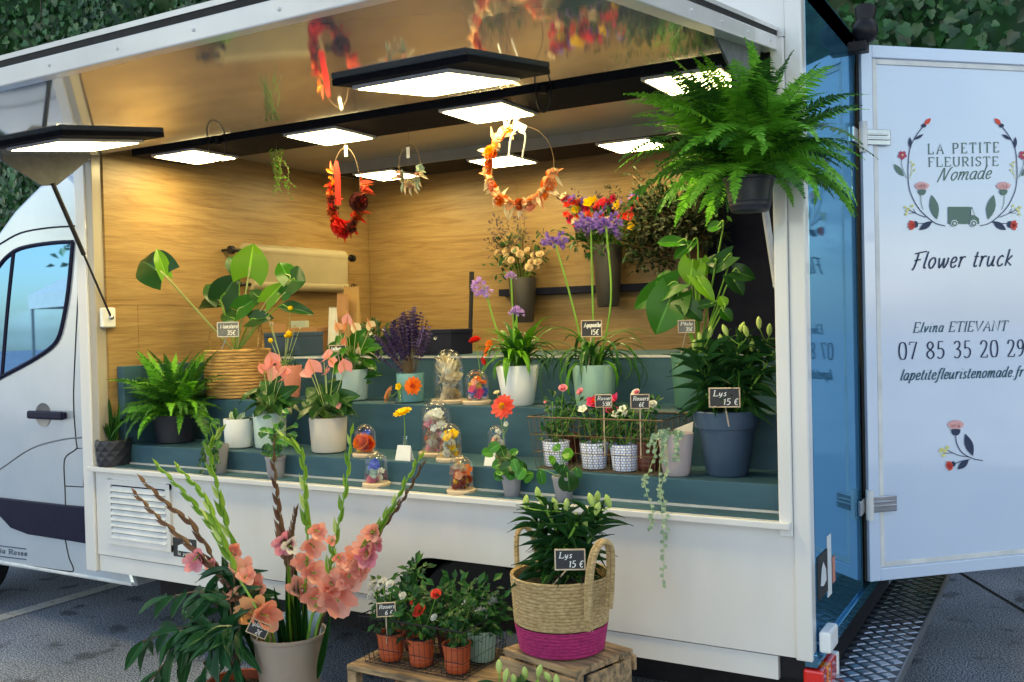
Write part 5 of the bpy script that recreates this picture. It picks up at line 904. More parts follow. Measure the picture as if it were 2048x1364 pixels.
# --- crinkled pot with trailing string plant
r, u, h = potted('string_plant', 'silvery trailing vine in a crinkled lilac paper pot', 1353, .165, Z1, 72, 54, 84, 'pot_lilac', 'plain')
R = random.Random(12)
for i in range(14):
    px = R.uniform(1300, 1370); ye = R.choice((860, 880, 900, 920)); P = [V((R.gauss(0, .02), -.02, h*.95)), lo(r, px, 868, .10), lo(r, px+R.gauss(-6, 6), ye, .09)]; stem(r, P, .0009, 'stem_pale', 4)
    for q in smoothpts(P, 5)[3:]: inst('leaf', leafmesh('round', 'leaf_pale'), r, xf(q, V((R.gauss(0, 1), -.5, R.gauss(-.3, .5))), tocam(q+r.location), .013, .015))
for pts in ([(1330, 870), (1335, 930), (1322, 980), (1326, 1050), (1328, 1110), (1326, 1170)], [(1325, 875), (1318, 960), (1330, 1010), (1335, 1080)], [(1320, 880), (1295, 950), (1290, 970), (1305, 1030), (1296, 1060)]):
    Ys = [.10, .05, -.05, -.06, -.06, -.06]; P = [lo(r, a, b, Ys[i]) for i, (a, b) in enumerate(pts)]; stem(r, P, .001, 'stem_pale', 4)
    for q in smoothpts(P, 6)[5:]: inst('leaf', leafmesh('round', 'leaf_pale'), r, xf(q, V((R.gauss(0, 1), -.4, R.gauss(-.2, .5))), tocam(q+r.location), .012, .015))
P = colm(1362, .22, Z1+h*.75); c = MB(); c.add([(-.035, 0, 0), (.04, .0, 0), (.045, .01, .075), (-.03, .01, .045)], [(0, 1, 2, 3)]); o = c.build('plant_card', 'pot_cream', smooth=False); o.location = P; o['label'] = 'cream paper card tucked into the crinkled lilac pot'; o['category'] = 'card'; o.modifiers.new('solid', 'SOLIDIFY').thickness = .001
# --- pileas and twisted ficus on the ledge
r, u, h = potted('pilea', 'compact round leaved pilea in a small grey pot on the ledge', 1024, .03, ZL, 42, 30, 46, 'pot_grey', 'collar')
R = random.Random(21)
for i in range(30):
    q = lo(r, 1018+R.gauss(0, 19), 925+R.gauss(0, 16), .03+R.uniform(-.05, .05)); q.z = max(q.z, h*1.02); stem(r, [V((0, 0, h*.9)), q], .0013, 'stem_green', 4); inst('leaf', leafmesh('round', 'leaf_pilea' if i % 3 else 'leaf_dark'), r, xf(q, V((R.gauss(0, 1), -.5, R.gauss(-.3, .4))), tocam(q+r.location)+V((R.gauss(0, .4), 0, .5)), .046, .05))
r, u, h = potted('pilea', 'sparse pilea with one big dark round leaf in a grey pot', 1128, .03, ZL, 46, 32, 50, 'pot_grey', 'collar')
for b, t_, w_, m_ in (((1134, 945), (1140, 985), 42, 'leaf_dark'), ((1080, 938), (1086, 970), 20, 'leaf_pilea'), ((1125, 905), (1145, 908), 24, 'leaf_strap'), ((1110, 915), (1098, 925), 20, 'leaf_strap'), ((1128, 920), (1140, 900), 22, 'leaf_strap'), ((1120, 930), (1108, 942), 28, 'leaf_rose'), ((1130, 930), (1122, 952), 26, 'leaf_rose'), ((1150, 935), (1162, 955), 16, 'leaf_rose'), ((1118, 900), (1108, 890), 20, 'leaf_pilea')): pleaf(r, b, t_, w_, .0, m_, 'round', st=(0, 0, h*.88), sr=.0014)
r, u, h = potted('braided_ficus', 'small glossy leaved ficus in a grey cup below the pale sage pot', 552, .03, ZL, 40, 32, 44, 'pot_grey', 'collar')
stem(r, [V((0, 0, h*.85)), V((-.006, 0, h+.05)), V((0, 0, h+.1))], .006, 'stem_brown', 6, 'trunk'); R = random.Random(23)
for i in range(40):
    q = lo(r, 553+R.gauss(0, 15), 880+R.gauss(0, 26), .03+R.uniform(-.04, .04)); q.z = max(q.z, h*1.1); stem(r, [V((0, 0, min(q.z-.01, h+.1))), q], .0011, 'stem_green', 4); inst('leaf', leafmesh('oval', 'leaf_rose' if i % 3 else 'leaf_pilea'), r, xf(q, V((R.gauss(0, 1), -.5, R.gauss(-.2, .6))), tocam(q+r.location)+V((R.gauss(0, .4), 0, .5)), .026, .042))
# --- back of the truck: boxes, rolls, rack
def simple(name, label, cat, mb, m, loc, rz=0, grp=None, bevel=.002, smooth=False):
    o = mb.build(name, m, smooth=smooth, bevel=bevel); o.location = loc; o.rotation_euler.z = rz; o['label'] = label; o['category'] = cat
    if grp: o['group'] = grp
    return o
def crate_box(name, label, px, Y, Z, wpx, hpx, d, m, lid=True, rz=0):
    P = colm(px, Y, Z+.001); u = mpp(P); t = thing(name, label, 'box', P, 'boxes at the back of the truck', rz); w_, h_ = wpx*u/2, hpx*u
    MB().bx(-w_, w_, -d/2, d/2, 0, h_*.82).build('box_body', m, t, smooth=False, bevel=.003); MB().bx(-w_-.003, w_+.003, -d/2-.003, d/2+.003, h_*.822, h_).build('lid', m, t, smooth=False, bevel=.003); return t
crate_box('storage_box', 'dark navy lidded box behind the yellow button flowers', 588, .95, Z3, 92, 46, .2, 'pot_slateblue'); crate_box('storage_box', 'black lidded box behind the lavender pot', 886, .98, Z3, 92, 50, .2, 'navy'); crate_box('cardboard_box', 'brown cardboard box under the paper roll holder', 620, 1.25, Z3, 100, 52, .2, 'cardboard')
def bag(label, px, Y, wpx, hpx, m, lean=0):
    P = colm(px, Y, Z3+.001); u = mpp(P); w_, h_ = wpx*u/2, hpx*u; t = thing('paper_bag', label, 'paper bag', P, 'paper bags at the back')
    g = MB(); g.add([(-w_, -.03, 0), (w_, -.03, 0), (w_, .03, 0), (-w_, .03, 0), (-w_*1.0, -.006, h_), (w_*1.0, -.006, h_*.97), (w_, .006, h_), (-w_, .006, h_*.98)], [(3, 2, 1, 0), (0, 1, 5, 4), (1, 2, 6, 5), (2, 3, 7, 6), (3, 0, 4, 7)]); g.build('bag_body', m, t, smooth=False)
    g = MB()
    for k in range(7): x = -w_+2*w_*(k+.5)/7; g.add([(x-w_/7, -.0075, h_*.96), (x+w_/7, -.0075, h_*.96), (x, -.0075, h_*1.03)], [(0, 1, 2)])
    g.build('zigzag_edge', m, t, smooth=False); return t
bag('tall ochre kraft paper bag at the oak wall', 706, 1.32, 34, 132, 'kraft'); bag('orange kraft paper bag beside the ochre one', 688, 1.25, 24, 118, 'cardboard'); bag('slim white paper sleeve before the kraft bags', 668, 1.18, 16, 92, 'paper_white'); bag('small orange envelope behind the button flowers', 560, 1.1, 30, 62, 'cardboard')
P = colm(600, 1.08, Z3+.10); simple('green_card', 'pale green card box standing above the navy box', 'box', MB().bx(-.055, .055, -.02, .02, 0, .055), 'pot_sage', colm(600, 1.25, Z3+.142))
def paper_rolls():
    t = thing('paper_roll_holder', 'wall holder with two rolls of beige wrapping paper', 'paper roll', (-3.494, 1.3, 1.85))
    for z, r_, y0, y1, nm in ((.205, .018, -.46, .62, 'upper_rod'), (.01, .018, -.42, .63, 'lower_rod')):
        MB().tube([(.07, y0, z), (.07, y1, z)], .011, 8).build('rod', 'black_plastic', t)
        for y in (y0, y1): g = MB(); g.tube([(.07, y-.012, z), (.07, y+.012, z)], .024, 10); g.tube([(0, y, z), (.07, y, z)], .009, 6); g.build('bracket', 'black_plastic', t)
    MB().tube([(.07, -.36, .205), (.07, .52, .205)], .045, 20).build('paper_roll', 'kraft_pale', t); MB().tube([(.07, -.32, .01), (.07, .54, .01)], .035, 20).build('paper_roll', 'kraft_pale', t)
    g = MB(); g.add([(.113, -.34, .195), (.113, .52, .195), (.10, .53, .02), (.10, -.32, .02)], [(0, 1, 2, 3)]); g.build('paper_sheet', 'kraft_pale', t, smooth=False)
paper_rolls()
ra, rb_ = at(1000, 580, Y=2.12), at(1330, 566, Y=2.12)
t = thing('wall_rack', 'dark metal rail on the oak wall holding flower buckets', 'rack', (ra.x, 2.15, 1.79)); MB().bx(0, 1.35, -.05, -.03, -.022, .022).build('rail', 'navy', t, smooth=False, bevel=.003); MB().bx(0, 1.35, -.029, .034, -.022, -.016).build('shelf_lip', 'navy', t, smooth=False)
for x in (.04, .7, 1.3): MB().bx(x-.012, x+.012, -.015, .034, -.015, .02).build('bracket', 'navy', t, smooth=False)
def wallbucket(label, px, ytop, ybot, wpx, fls, fol, seed, grp='bucket bouquets on the wall rail', Y=2.03, m='bucket_grey'):
    b = at(px, ybot, Y=Y); u = mpp(b); r = thing('bouquet_bucket', label, 'flower bucket', b, grp); h = (at(px, ytop, Y=Y)-b).z; pot(r, wpx*u, wpx*u*.72, h, m, 'plain', False); R = random.Random(seed)
    for (x0, x1, y0, y1, n, l2, w2, mm) in fol:
        g = MB(); s = MB(); k = max(5, n//12); cl_ = [lo(r, R.uniform(x0, x1), R.uniform(y0, y1), Y+R.uniform(-.1, .06)) for _ in range(k)]
        for q in cl_: s.tube(smoothpts([V((R.gauss(0, .015), R.gauss(0, .015), h*.7)), V((q.x*.4, q.y*.4, max(h*1.05, q.z*.5+h*.5))), q], 3), .0016, 4)
        for i in range(n): q = cl_[i % k]; o = V((R.gauss(0, 1), R.gauss(0, 1), R.gauss(0, 1)))*l2*.9; g.leaf(q+o*.7, o+V((0, 0, .01)), V((R.gauss(0, .5), -.6, .8)), l2*R.uniform(.6, 1.2), w2*R.uniform(.7, 1.2), .15, 2)
        g.build('foliage', mm, r, smooth=False, kind='stuff'); s.build('stems', 'stem_brown', r, kind='stuff')
    for (fx, fy, s, pm_, kind) in fls:
        p = lo(r, fx, fy, Y-R.uniform(.02, .1)); stem(r, [V((R.gauss(0, .015), 0, h*.7)), V((p.x*.45, p.y*.45, h*1.08)), p], .0018, 'stem_green', 5); fl(r, kind, pm_, p, V((R.gauss(0, .3), -.8, R.uniform(.2, .8))), s*u)
    return r
R = random.Random(31)
wallbucket('bucket of cream roses and purple filler on the wall rail', 1047, 556, 645, 58, [(a, b, R.uniform(7, 9), 'p_cream', 'rose') for a, b in ((1012, 512), (1022, 520), (1003, 528), (1040, 508), (1054, 500), (1068, 510), (1062, 524), (1076, 524), (1072, 534), (1058, 534), (1030, 500), (994, 505), (1080, 508), (1010, 502), (1045, 520))], [(978, 1058, 428, 500, 240, .03, .012, 'leaf_purple'), (995, 1085, 480, 552, 170, .045, .022, 'leaf_dark'), (1035, 1098, 470, 500, 50, .03, .01, 'leaf_purple')], 1)
wallbucket('bucket of red, pink and violet mixed flowers on the wall rail', 1217, 490, 614, 62, [(R.uniform(1126, 1268), R.uniform(392, 452), R.uniform(8, 12), m, k) for m, k in [('p_red', 'bloom'), ('p_hotpink', 'bloom'), ('p_hotpink', 'rose'), ('p_coral', 'bloom'), ('p_cream', 'bloom'), ('p_yellow', 'bloom'), ('p_violet', 'bloom')]*9] + [(R.uniform(1155, 1240), R.uniform(440, 480), R.uniform(8, 11), 'p_violet', 'umbel') for _ in range(8)], [(1145, 1268, 425, 495, 420, .05, .022, 'leaf_dark'), (1122, 1265, 392, 445, 160, .035, .016, 'leaf_purple')], 2)
wallbucket('bunch of dark olive branches in a bucket at the rail end', 1385, 520, 625, 62, [], [(1285, 1440, 390, 475, 1500, .048, .024, 'leaf_olive'), (1270, 1340, 410, 535, 560, .045, .022, 'leaf_olive'), (1215, 1330, 350, 420, 110, .03, .012, 'leaf_olive'), (1330, 1440, 330, 420, 420, .04, .02, 'leaf_fern_dark')], 3, Y=1.95)
t = thing('broom', 'dark broom handle leaning upright against the shelves', 'broom', colm(932, 1.46, .47)); MB().tube([(0, 0, .06), (.0, .12, 1.33)], .012, 8).build('handle', 'black_plastic', t); MB().tube([(0, .121, 1.331), (0, .128, 1.43)], .0145, 8).build('grip', 'rubber', t); MB().bx(-.14, .14, -.03, .03, .0, .06).build('broom_head', 'jute', t, smooth=False, bevel=.006)
P = colm(760, .95, Z3+.001); r = thing('white_jasmine', 'dark leafy plant with tiny white flowers behind the lavender', 'plant', P, GRP); u = mpp(P); pot(r, 60*u, 50*u, 36*u, 'pot_black'); bushy(r, (0, 0, .10), (.11, .08, .045), 170, .05, .025, 'leaf_lily', 44); R = random.Random(8)
for a, b in ((742, 668), (750, 674), (735, 680), (871, 676), (768, 660), (720, 660)): fl(r, 'bloom', 'p_white', lo(r, a, b, .88), V((0, -1, .4)), 4*u)
# --- things hung from the light bars
WG = 'dried flower wreaths hung from the light bar'
def hoop(r, c, rx, ry, rr, m, a0=0, a1=2*pi, n=40, nm='hoop', Yd=0): return MB().tube([c + V((rx*math.cos(a0+(a1-a0)*k/n), 0, ry*math.sin(a0+(a1-a0)*k/n))) for k in range(n if a1-a0 > 6.2 else n+1)], rr, 6, a1-a0 > 6.2).build(nm, m, r)
def wreath(label, cx_, cy_, rx, ry, Y, arcs, seed, ribbon=None, tag=None, bar=2.497):
    c0 = at(cx_, cy_, Y=Y); u = mpp(c0); r = thing('dried_flower_wreath', label, 'wreath', c0+V((0, 0, -ry*u)), WG); c = c0-r.location; R = random.Random(seed)
    hoop(r, c, rx*u, ry*u, .0018, 'stem_brown'); MB().tube([c+V((0, 0, ry*u)), V((c.x, c.y, bar-r.location.z))], .0009, 4).build('hanging_wire', 'stem_brown', r)
    for (a0, a1, n, spec) in arcs:
        for i in range(n):
            a = rad(a0+(a1-a0)*(i+R.random())/n); k, m, s0, s1 = spec[i % len(spec)]; p = c + V((rx*u*math.cos(a), R.gauss(0, .006), ry*u*math.sin(a))) + V((R.gauss(0, .006), 0, R.gauss(0, .006))); s = u*R.uniform(s0, s1)*1.35
            if k == 'leaf': inst('dried_leaf', leafmesh('lance', m), r, xf(p, V((math.cos(a)+R.gauss(0, .7), R.gauss(0, .4), math.sin(a)+R.gauss(0, .7))), V((0, -1, .2)), s*.45, s*1.7))
            else: fl(r, k, m, p+V((0, -.008, 0)), V((math.cos(a)*.5+R.gauss(0, .2), -1, math.sin(a)*.4)), s)
    if ribbon:
        (x0, y0), (x1, y1), m = ribbon; a, b = lo(r, x0, y0, Y-.01), lo(r, x1, y1, Y-.012); w_ = 7*u
        g = MB(); Q = smoothpts([a, a.lerp(b, .4)+V((.006, -.004, 0)), b], 5)
        for k, q in enumerate(Q): ww = w_*(.5+.5*min(1, k/4)); g.v += [tuple(q-V((ww, 0, 0))), tuple(q+V((ww, .003, 0)))]
        g.f += [(2*k, 2*k+1, 2*k+3, 2*k+2) for k in range(len(Q)-1)]; g.build('ribbon', m, r)
    if tag: tpos = lo(r, *tag, Y-.004); MB().bx(tpos.x-4*u, tpos.x+4*u, tpos.y-.0005, tpos.y+.0005, tpos.z-11*u, tpos.z+11*u).build('tag', 'paper_white', r, smooth=False)
wreath('red dried flower wreath with a long red ribbon', 692, 378, 36, 82, .42, [(170, 345, 46, [('leaf', 'p_rust', 9, 14), ('fluff', 'p_dark', 7, 10), ('bloom', 'p_red', 8, 12), ('leaf', 'p_red', 9, 15), ('fluff', 'p_rust', 7, 11)]), (150, 190, 12, [('leaf', 'p_orange', 9, 14), ('leaf', 'p_rust', 9, 14)]), (-12, 10, 8, [('leaf', 'p_coral', 10, 14), ('leaf', 'p_rust', 9, 13)]), (238, 262, 2, [('rose', 'p_red', 15, 17)]), (335, 345, 1, [('rose', 'p_dark', 13, 15)])], 1, ((672, 322), (676, 410), 'p_red'), (692, 302))
wreath('wide half wreath of orange and cream dried flowers', 1042, 332, 74, 78, .42, [(100, 350, 90, [('leaf', 'p_cream', 10, 16), ('leaf', 'p_peach', 9, 14), ('bloom', 'p_orange', 7, 10), ('leaf', 'p_beige', 10, 16), ('fluff', 'p_cream', 7, 10), ('bloom', 'p_peach', 7, 11)]), (130, 330, 7, [('rose', 'p_orange', 10, 13), ('rose', 'p_rust', 9, 11), ('rose', 'p_salmon_deep', 9, 11)])], 2)
P = at(1040, 255, Y=.40); u = mpp(P); t = thing('gift_ribbon', 'white ribbon loop with a paper tag on the wide half wreath', 'ribbon', P); MB().tube(smoothpts([(0, 0, 0), (-.035, -.01, -.03), (-.055, -.01, -.12)], 6), .005, 5).build('ribbon', 'paper_white', t); MB().tube(smoothpts([(0, 0, 0), (.03, -.01, -.04), (.012, -.01, -.13)], 6), .004, 5).build('ribbon', 'paper_white', t); MB().obx(Matrix.Rotation(.5, 4, 'Y'), 14*u, .001, 9*u).build('tag', 'paper_white', t, smooth=False)
wreath('small pastel dried flower wreath with a white tag', 819, 330, 26, 40, .42, [(190, 350, 26, [('leaf', 'p_mint', 8, 12), ('bloom', 'p_mint', 6, 8), ('leaf', 'p_cream', 8, 12), ('fluff', 'p_salmon', 5, 7), ('leaf', 'p_beige', 8, 12), ('fluff', 'p_beige', 5, 7)])], 3, None, (816, 305))
for px, py, rx, ry, lab in ((435, 291, 24, 32, 'black wire hoop clipped on the light bar over the wicker basket'), (1087, 186, 17, 38, 'black wire hoop clipped on the light bar above the half wreath')):
    p = at(px, py, Y=.175); u = mpp(p); t = thing('wire_hoop', lab, 'hoop', p, 'wire hoops on the light bar'); hoop(t, V((0, 0, 0)), rx*u, ry*u, .0035, 'black_plastic'); MB().bx(-.01, .01, -.004, .016, 2.49-p.z, 2.52-p.z).build('clip', 'black_plastic', t, smooth=False)
P = at(553, 300, Y=.3); t = thing('air_plant', 'thin trailing air plant hanging against the oak wall', 'plant', P); u = mpp(P); R = random.Random(6); g = MB(); s = MB()
for i in range(9):
    Q = smoothpts([(R.gauss(0, .02), R.gauss(0, .01), .0), (R.gauss(0, .035), R.gauss(0, .01), -.09), (R.gauss(0, .05), R.gauss(0, .01), -R.uniform(.14, .25))], 6); s.tube(Q, .0011, 4)
    for q in Q: [g.quad(q, V((R.gauss(0, 1), R.gauss(0, .5), R.gauss(-.3, .6))), V((0, -1, .3)), R.uniform(.008, .018), .009) for _ in range(2)]
s.tube([(0, 0, 0), (0, 0, 2.5-P.z)], .0008, 3); g.build('foliage', 'leaf_strap', t, smooth=False, kind='stuff'); s.build('stems', 'stem_brown', t, kind='stuff')
# --- hanging fern
P = at(1500, 424, Y=-.23); u = mpp(P); r = thing('hanging_fern', 'big bright green fern in a black hanging pot by the corner post', 'plant', P); h = 68*u; pot(r, 100*u, 76*u, h, 'pot_black', 'ribbed')
hk = aw(-.13, .33, -.04)-P
for a in (0, 2.1, 4.2): MB().tube([V((48*u*math.cos(a), 48*u*math.sin(a), h*.98)), V((hk.x*.8, hk.y*.8, h+.18)), hk], .0016, 4).build('hanger_wire', 'black_plastic', r)
MB().tube([hk-V((0, 0, .12)), hk], .008, 8).build('hook', 'black_plastic', r)
fern(r, (0, 0, h*.95), 160, .435, ('leaf_fern', 'leaf_fern', 'leaf_fern_dark'), 11, bias=lambda a: .98-.14*math.cos(a), ks=(0, 1, 1, 1, 2, 2, 3))
# pothos vine and bare twigs under the fern
# ================================================================ ON THE GROUND IN FRONT
BY = -.42; P = colm(584, BY, .001); u = mpp(P); b = thing('flower_bucket', 'tall taupe florist bucket on the asphalt holding gladioli', 'flower bucket', P); rim = at(584, 1264, Y=BY).z; ru = mpp(V((P.x, BY, rim)))
hB = rim; MB().lathe([(.04, 0), (44*ru, 0), (45*ru, .01), (70*ru, hB*.96), (74*ru, hB*.97), (75*ru, hB), (72*ru, hB), (69*ru, hB*.95), (48*ru, .05), (.01, .05)], 36).build('bucket', 'bucket_taupe', b)
MB().lathe([(66*ru, hB*.85), (.001, hB*.85)], 24, cap0=False).build('water', 'glass', b)
g = MB(); n = 14
for k in range(n+1): a = rad(20+140*k/n); rr = 62*ru; zz = hB+.05+.012*math.sin(k*1.9); g.v += [(rr*math.cos(a), rr*math.sin(a), hB*.6), (rr*1.02*math.cos(a), rr*1.02*math.sin(a), zz)]
g.f += [(2*k, 2*k+1, 2*k+3, 2*k+2) for k in range(n)]; mat('sleeve', (.35, .55, .85), .3, c2=(.25, .45, .8), scale=8, transl=.4); o = g.build('paper_sleeve', 'sleeve'); o.location = P; o['label'] = 'pale blue plastic sleeve around the gladiolus stems inside the bucket'; o['category'] = 'wrapping'; o.modifiers.new('solid', 'SOLIDIFY').thickness = .001
GG = 'gladiolus stems in the taupe bucket'
_bud = {}
def budmesh(m):
    if m not in _bud: g = MB(); pf = lambda t: math.sin(pi*min(.99, max(.02, t))**.5); g.leaf((0, 0, 0), (0, 1, 0), (0, 0, 1), 1, .40, .03, 6, .5, pf); g.leaf((0, .0, -.03), (0, 1, 0), (0, 0, -1), .9, .34, -.02, 5, .5, pf); _bud[m] = g.mesh('bud', m)
    return _bud[m]
def gladiolus(label, pts, bm, fls, bt=(0, .62), seed=1, dY=0, fm='p_salmon', bs=46):
    R = random.Random(seed); P3 = [at(a, b_, Y=BY+dY*min(1, k/2)) for k, (a, b_) in enumerate(pts)][::-1]; root = V((P3[0].x*.35+P.x*.65, BY+dY*.3, .06)); r = thing('gladiolus', label, 'flower', root, GG); Q = smoothpts([V((0, 0, 0))]+[p-root for p in P3], 6); N = len(Q); stem(r, [V((0, 0, 0))]+[p-root for p in P3], [.006*(1-.6*k/N) for k in range(N)], 'stem_green' if bm != 'sheath_brown' else 'stem_brown', 6, 'stalk', 6)
    tot = N-1; n = 15
    for i in range(n):
        t = 1-(bt[0]+(bt[1]-bt[0])*i/n); k = min(N-2, int(t*tot)); q = Q[k].lerp(Q[k+1], t*tot-k); d = (Q[k+1]-Q[k]).normalized(); sd_ = perp(d)[0]; s = (-1 if i % 2 else 1); uu = mpp(q+root); rt_ = RT*s*.24 + V((0, -.15, 0)); L2 = bs*uu*(.55+.5*i/n)*R.uniform(.9, 1.1)
        inst('bud', budmesh(bm if R.random() < .85 or bm == 'sheath_brown' else 'bud_lily'), r, xf(q, d+rt_, tocam(q+root)+RT*s*.8, L2*.56, L2))
    for (fx, fy, s, *mm) in fls:
        p = lo(r, fx, fy, BY+dY-.035); q = min(Q, key=lambda z: (z-p).length); ax = (p-q).normalized()*.55 + tocam(p+root)*.8 + V((R.gauss(0, .25), 0, R.gauss(0, .25))); uu = mpp(p+root); stem(r, [q, q.lerp(p, .6), p], .003, 'stem_green', 5, 'flower_stalk'); fl(r, 'glad', mm[0] if mm else fm, p, ax, s*uu*1.3, 'flower')
gladiolus('brown budded gladiolus leaning over the vent with a pink bloom low down', [(273, 989), (318, 1036), (371, 1082), (430, 1140), (505, 1240)], 'sheath_brown', [(386, 1122, 18, 'p_pink')], seed=1, dY=-.04, bt=(0, .8))
gladiolus('brown budded gladiolus leaning beside the black sticker', [(290, 965), (340, 1012), (389, 1056), (440, 1140), (510, 1245)], 'sheath_brown', [(420, 1130, 10, 'p_pink')], seed=2, dY=.03, bt=(0, .8))
gladiolus('gladiolus with brown tip and salmon blooms low on its green stem', [(317, 932), (382, 1000), (437, 1070), (482, 1150), (530, 1250)], 'leaf_glad', [(465, 1104, 16), (484, 1132, 20), (460, 1186, 26), (503, 1180, 25)], seed=3)
gladiolus('slim green gladiolus with peach blooms at the bucket rim', [(358, 936), (408, 993), (437, 1060), (475, 1150), (525, 1250)], 'leaf_glad', [(500, 1224, 27, 'p_peach'), (536, 1232, 25, 'p_salmon_deep'), (493, 1150, 16)], seed=4, dY=-.06)
gladiolus('bright green gladiolus with curled tip reaching over the ledge', [(441, 862), (420, 905), (441, 1000), (467, 1090), (540, 1250)], 'leaf_glad', [(470, 1110, 10), (508, 1160, 16)], seed=5, dY=.02, bt=(0, .66))
gladiolus('upright brown gladiolus with one pink bloom halfway', [(548, 925), (556, 1008), (566, 1082), (574, 1141), (580, 1250)], 'sheath_brown', [(566, 1088, 19, 'p_pink'), (583, 1092, 14, 'p_white')], seed=6)
gladiolus('short brown gladiolus bud standing beside the upright one', [(592, 1022), (584, 1067), (582, 1120), (588, 1250)], 'sheath_brown', [], seed=7, dY=-.02, bs=34)
gladiolus('double green gladiolus with arching tip and salmon blooms', [(567, 873), (604, 910), (611, 1008), (615, 1100), (605, 1250)], 'leaf_glad', [(637, 1063, 16), (628, 1095, 20), (608, 1125, 20), (632, 1146, 22), (602, 1174, 23), (634, 1198, 24)], seed=8, bt=(0, .58))
gladiolus('straight green gladiolus rising beside the orange cloche with wide pink blooms', [(702, 868), (692, 971), (670, 1082), (652, 1174), (620, 1250)], 'leaf_glad', [(680, 1118, 12), (662, 1080, 10), (664, 1170, 20), (677, 1202, 31)], seed=9, dY=-.03, bt=(0, .62))
gladiolus('long green gladiolus leaning towards the shelf with a column of pink blooms', [(838, 918), (777, 1026), (733, 1096), (685, 1174), (635, 1250)], 'leaf_glad', [(742, 1065, 16), (726, 1092, 21), (708, 1118, 26), (733, 1112, 20, 'p_pink'), (697, 1150, 29), (718, 1138, 20), (672, 1160, 18), (657, 1150, 15)], seed=10, bt=(0, .5))
gladiolus('thin brown tipped gladiolus following the longest stem', [(845, 930), (812, 990), (770, 1050), (715, 1130), (640, 1250)], 'sheath_brown', [(752, 1090, 12, 'p_pink')], seed=11, dY=.04, bt=(0, .6), bs=34)
t = thing('gladiolus_leaves', 'green sword leaves standing upright in the bucket', 'leaves', (P.x, BY, .06))
for (bx_, by_), (tx, ty), w_ in (((575, 1255), (548, 1175), 20), ((585, 1255), (572, 1140), 18), ((598, 1255), (590, 1110), 16), ((605, 1258), (612, 1190), 16), ((632, 1255), (662, 1225), 14), ((590, 1255), (575, 1100), 14), ((520, 1255), (470, 1210), 14)):
    B = V(((at(bx_, by_, Y=BY).x-t.location.x), 0, hB*.5)); T = at(tx, ty, Y=BY-.03)-t.location; u2 = mpp(T+t.location); inst('leaf', leafmesh('lance', 'leaf_glad' if tx % 2 else 'leaf_rose', .3, .1), t, xf(B, T-B, tocam(T+t.location), w_*u2, (T-B).length))
sign('tilted chalkboard sign leaning on the taupe bucket rim', 517, 1257, 42, 30, BY-.12, price('glaieul', '2€'), V((P.x-.05, BY-.09, hB*.6)), tilt=-.5, fm='frame_wood')
# ruscus-like plant at the left
P = colm(482, -.50, .001); r = thing('oleander_plant', 'dark green lance leaved shrub in a terracotta pot beside the bucket', 'plant', P); pot(r, .24, .17, .245, 'pot_terra', 'ribbed'); R = random.Random(17)
for (ex, ey, dy) in ((286, 1282, 0), (335, 1195, .08), (330, 1335, -.05), (405, 1350, -.1), (300, 1362, -.12), (440, 1150, .08), (470, 1330, -.1), (360, 1262, -.08), (410, 1195, .0), (375, 1310, .05), (500, 1200, .1), (440, 1290, -.12)):
    T = lo(r, ex, ey, -.5+dy); mid = lo(r, (ex+490)/2, min(ey, 1262)-8, -.5+dy*.5); Q = smoothpts([V((0, 0, .22)), V((mid.x*.3, mid.y*.3, mid.z*.75)), mid, T], 6); stem(r, [V((0, 0, .22)), V((mid.x*.3, mid.y*.3, mid.z*.75)), mid, T], .0035, 'stem_brown', 5, 'branch', 6)
    for k in range(8, len(Q)):
        for s in ((-1, 1) if k > len(Q)-2 else ((-1,) if k % 2 else (1,))):
            d = (Q[min(k+1, len(Q)-1)]-Q[k-1]).normalized(); sd_ = d.cross(V((0, -.5, 1))).normalized(); dd = d*.9+sd_*s*.9+V((R.gauss(0, .3), R.gauss(-.1, .3), R.gauss(-.45, .3))); uu = mpp(Q[k]+P); inst('leaf', leafmesh('lance', 'leaf_ruscus', .25, .15), r, xf(Q[k], dd, V((R.gauss(0, .4), -.6, .8)), R.uniform(17, 25)*uu, R.uniform(58, 88)*uu))
# --- crates
CG = 'rough wooden crates in front of the truck'
def board(t, M, hx, hy, hz, nm='plank'): return MB().obx(M, hx, hy, hz).build(nm, 'crate_wood', t, smooth=False, bevel=.003)
ZC1 = .38; a = at(692, 1329, Z=ZC1); cw, cd = .62, .40
t = thing('wooden_crate', 'low rough wooden crate under the terracotta rose pots', 'crate', (a.x+cw/2, a.y+cd/2, 0), CG)
for k in range(4): board(t, Matrix.Translation((0, -cd/2+cd*(k+.5)/4, ZC1-.011)), cw/2, cd/8-.003, .0105)
for sx in (-1, 1):
    for sy in (-1, 1): board(t, Matrix.Translation((sx*(cw/2-.022), sy*(cd/2-.022), (ZC1-.022)/2)), .02, .02, (ZC1-.022)/2, 'post')
for k in range(2):
    for sy in (-1, 1): board(t, Matrix.Translation((0, sy*(cd/2-.006), .07+.12*k)), cw/2-.045, .006, .035)
    for sx in (-1, 1): board(t, Matrix.Translation((sx*(cw/2-.006), 0, .07+.12*k)), .006, cd/2-.045, .035)
ZC2 = .54; A = at(1151, 1343, Z=ZC2); B = at(1005, 1296, Z=ZC2); D = at(1249, 1306, Z=ZC2); ex = (B-A); ew = ex.length; ex.normalize(); ey = V((-ex.y, ex.x, 0)); ey = ey if ey.dot(D-A) > 0 else -ey; ed = max(.28, abs((D-A).dot(ey))); print('crate2', ew, ed, A, B, D)
ctr = A + ex*ew/2 + ey*ed/2; ang = math.atan2(-ex.y, -ex.x); t = thing('wooden_crate', 'tall upended wooden crate carrying the jute basket', 'crate', (ctr.x, ctr.y, 0), CG, ang)
